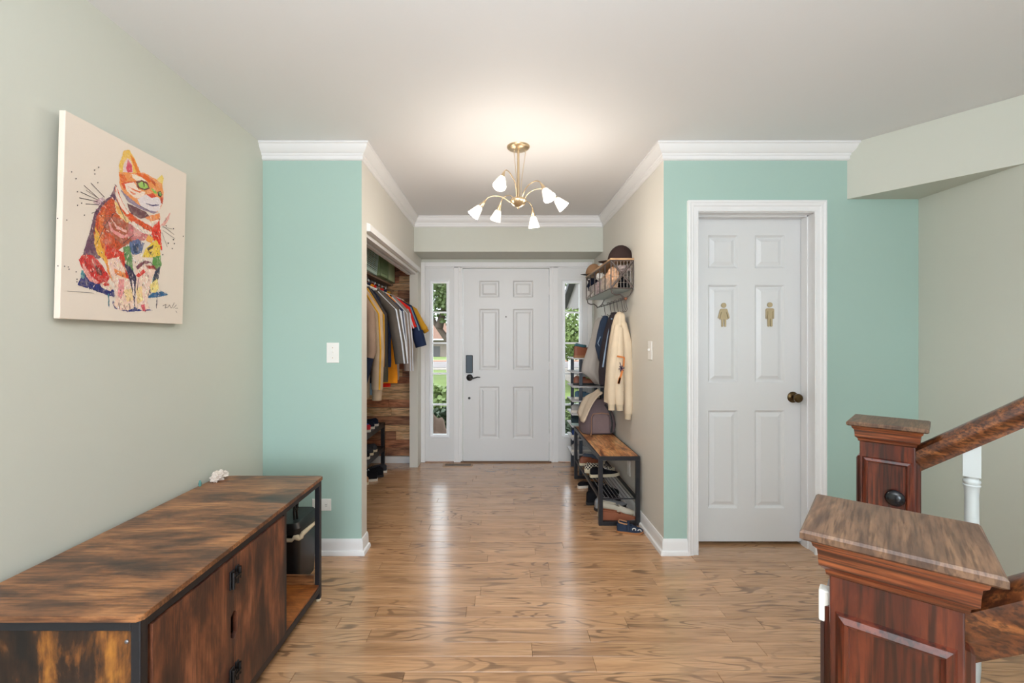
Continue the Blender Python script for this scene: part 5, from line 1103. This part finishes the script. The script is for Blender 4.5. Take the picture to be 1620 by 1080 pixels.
def leaves(mb, c, r, sc, n, size, rnd, shell=0.55):
    for i in range(n):
        d = Vector((rnd.gauss(0, 1), rnd.gauss(0, 1), rnd.gauss(0, 1))).normalized(); k = r*(shell+(1-shell)*rnd.random()**0.5)
        p = Vector(c)+Vector((d.x*sc[0], d.y*sc[1], d.z*sc[2]))*k
        a = Vector((rnd.gauss(0, 1), rnd.gauss(0, 1), rnd.gauss(0, 0.6))).normalized()*size; b = a.orthogonal().normalized()*size*0.45; b.rotate(Matrix.Rotation(rnd.uniform(0, 6.28), 3, a.normalized()))
        mb.quad([p-a*0.5, p+b, p+a*0.5, p-b])
LEAFS = [mat('leaf_green', (84, 98, 54), 0.6, var=0.3, vscale=6), mat('leaf_light', (112, 128, 72), 0.6, var=0.2, vscale=6), mat('leaf_dark', (52, 66, 42), 0.6, var=0.3, vscale=5)]
BARK = mat('tree_bark', (88, 74, 66), 0.9, bump=0.6, bscale=12)
def tree(label, x, y, zb, H, R, lf, n, size, limbs, seed, group=None):
    t = thing('tree', label, 'tree', (x, y, zb), 0, group); rnd = random.Random(seed)
    m = MB().tube([(0, 0, 0), (0.1, 0, H*0.25), (0, 0, H*0.5)], [0.32, 0.26, 0.16], 10)
    for q in limbs: m.tube(q, [0.16, 0.12, 0.06][:len(q)] if len(q) < 4 else [0.16, 0.13, 0.09, 0.05], 8)
    build(m, 'trunk', BARK, t, smooth=60)
    m = MB()
    for k in range(9):
        c = (rnd.uniform(-0.6, 0.6)*R, rnd.uniform(-0.5, 0.5)*R, H*0.62+rnd.uniform(-0.25, 0.3)*H*0.6); leaves(m, c, R*0.5, (1, 1, 0.75), n//9, size, rnd, 0.25)
    build(m, 'foliage', lf, t, kind='stuff'); return t
tree('street tree with dark leaning limb seen through the upper left sidelight', -1.55, 16.5, -0.12, 5.2, 2.4, LEAFS[0], 5200, 0.14, [[(0, 0, 0.9), (-0.45, 0.1, 1.35), (-0.95, 0.2, 2.0), (-1.4, 0.2, 3.0)], [(-0.8, 0.15, 1.8), (-0.6, 0.2, 2.6), (-0.9, 0.3, 3.4)]], 3)
tree('airy tree against the sky seen in the top pane of the right sidelight', 2.9, 24.5, -0.2, 8.5, 3.2, LEAFS[0], 1500, 0.2, [[(0, 0, 2.2), (-0.8, 0.1, 3.4), (-1.4, 0.2, 5.0)], [(0, 0, 2.6), (0.9, 0.2, 4.0), (1.6, 0.3, 6)]], 5)
tree('bushy light green tree behind the driveway in the right sidelight', 2.35, 12.5, -0.12, 2.3, 1.15, LEAFS[1], 6500, 0.10, [[(0, 0, 0.5), (0.2, 0, 1.2)]], 8)
def bush(label, x, y, z, r, sc, lf, n, size, seed, group=None):
    t = thing('bush', label, 'bush', (x, y, z)); rnd = random.Random(seed); m = MB(); leaves(m, (0, 0, r*sc[2]*0.9), r, sc, n, size, rnd, 0.6)
    build(m, 'foliage', lf, t, kind='stuff'); m = MB()
    for k in range(5): m.tube([(0, 0, 0), (0.3*r*math.cos(k*1.3), 0.3*r*math.sin(k*1.3), r*sc[2]*1.2)], [0.012, 0.006], 6)
    build(m, 'stems', BARK, t)
bush('leafy light green bush under the left sidelight view', -0.98, 6.45, -0.13, 0.46, (1.1, 0.9, 0.85), LEAFS[1], 1500, 0.09, 1)
bush('dark green bush low behind the rock in the left sidelight', -0.74, 5.72, -0.13, 0.34, (1.3, 0.8, 0.8), LEAFS[2], 1500, 0.07, 2)
bush('green bush at the foot of the right sidelight', 1.05, 6.2, -0.13, 0.40, (1.2, 0.9, 0.75), LEAFS[0], 1400, 0.08, 4)
bush('dark low shrub close outside the right sidelight', 0.86, 5.35, -0.13, 0.28, (1.3, 0.8, 0.8), LEAFS[2], 1200, 0.06, 6)
rk = build(MB().ball((0, 0, 0.2), 0.24, 4, (0.8, 0.6, 1.2), 0.5, 7, 1.6), 'garden_rock', mat('brown_grey_rock', (98, 78, 66), 0.9, bump=0.6, bscale=14, var=0.2, vscale=8), smooth=40)
rk.location = (-0.80, 5.15, -0.13); tag(rk, 'brown grey upright rock outside the lowest pane of the left sidelight', 'rock')
# house across the street
h = thing('house', 'single storey brick house with brown roof across the street', 'house', (-9, 60, -1.6))
WALLH = mat('pale_brick_wall', (142, 128, 120), 0.9, var=0.08, vscale=3); ROOFH = mat('brown_shingle', (120, 88, 72), 0.9, var=0.12, vscale=4); GDOOR = mat('grey_garage', (92, 88, 90), 0.7)
bx('wall', WALLH, -9, 9, 0, 8, 0, 2.85, h)
m = MB().prism([(-1.2, 2.8), (-1.2, 2.95), (4, 5.2), (9.2, 2.95), (9.2, 2.8)], lambda p: (-10, p[0]-0.0, p[1]), lambda p: (10, p[0], p[1])); build(m, 'roof', ROOFH, h)
bx('gutter', WHITE, -10, 10, -1.32, -1.2, 2.72, 2.9, h)
for gx in (-6.5, -1.2, 4): bx('garage_door', GDOOR, gx-1.9, gx+1.9, -0.06, 0, 0.05, 1.9, h)
# neighbouring wing seen in the right sidelight
g = thing('house', 'grey sided gable wing of the house seen in the right sidelight', 'house', (3.0, 14, -0.12))
SID = mat('grey_siding', (132, 124, 122), 0.8)
m = MB().prism([(6.2, 2.6), (6.2, 2.85), (3.3, 3.95), (0, 5.0), (-1.0, 5.3), (-1.0, 2.6)], lambda p: (0, p[0], p[1]), lambda p: (5, p[0], p[1])); build(m, 'gable', SID, g)
m = MB().prism([(6.6, 2.72), (6.6, 2.95), (-1.2, 5.72), (-1.2, 5.42)], lambda p: (-0.25, p[0], p[1]), lambda p: (5.2, p[0], p[1])); build(m, 'roof', mat('grey_shingle', (84, 82, 86), 0.9), g)
for k, yy in enumerate((-0.5, 2.8, 6.0)): bx('porch_post', WHITE, 0.05, 0.2, yy, yy+0.15, 0, 2.6, g)
bx('back_wall', SID, 3.2, 5, -0.9, 6.1, 0, 2.6, g)
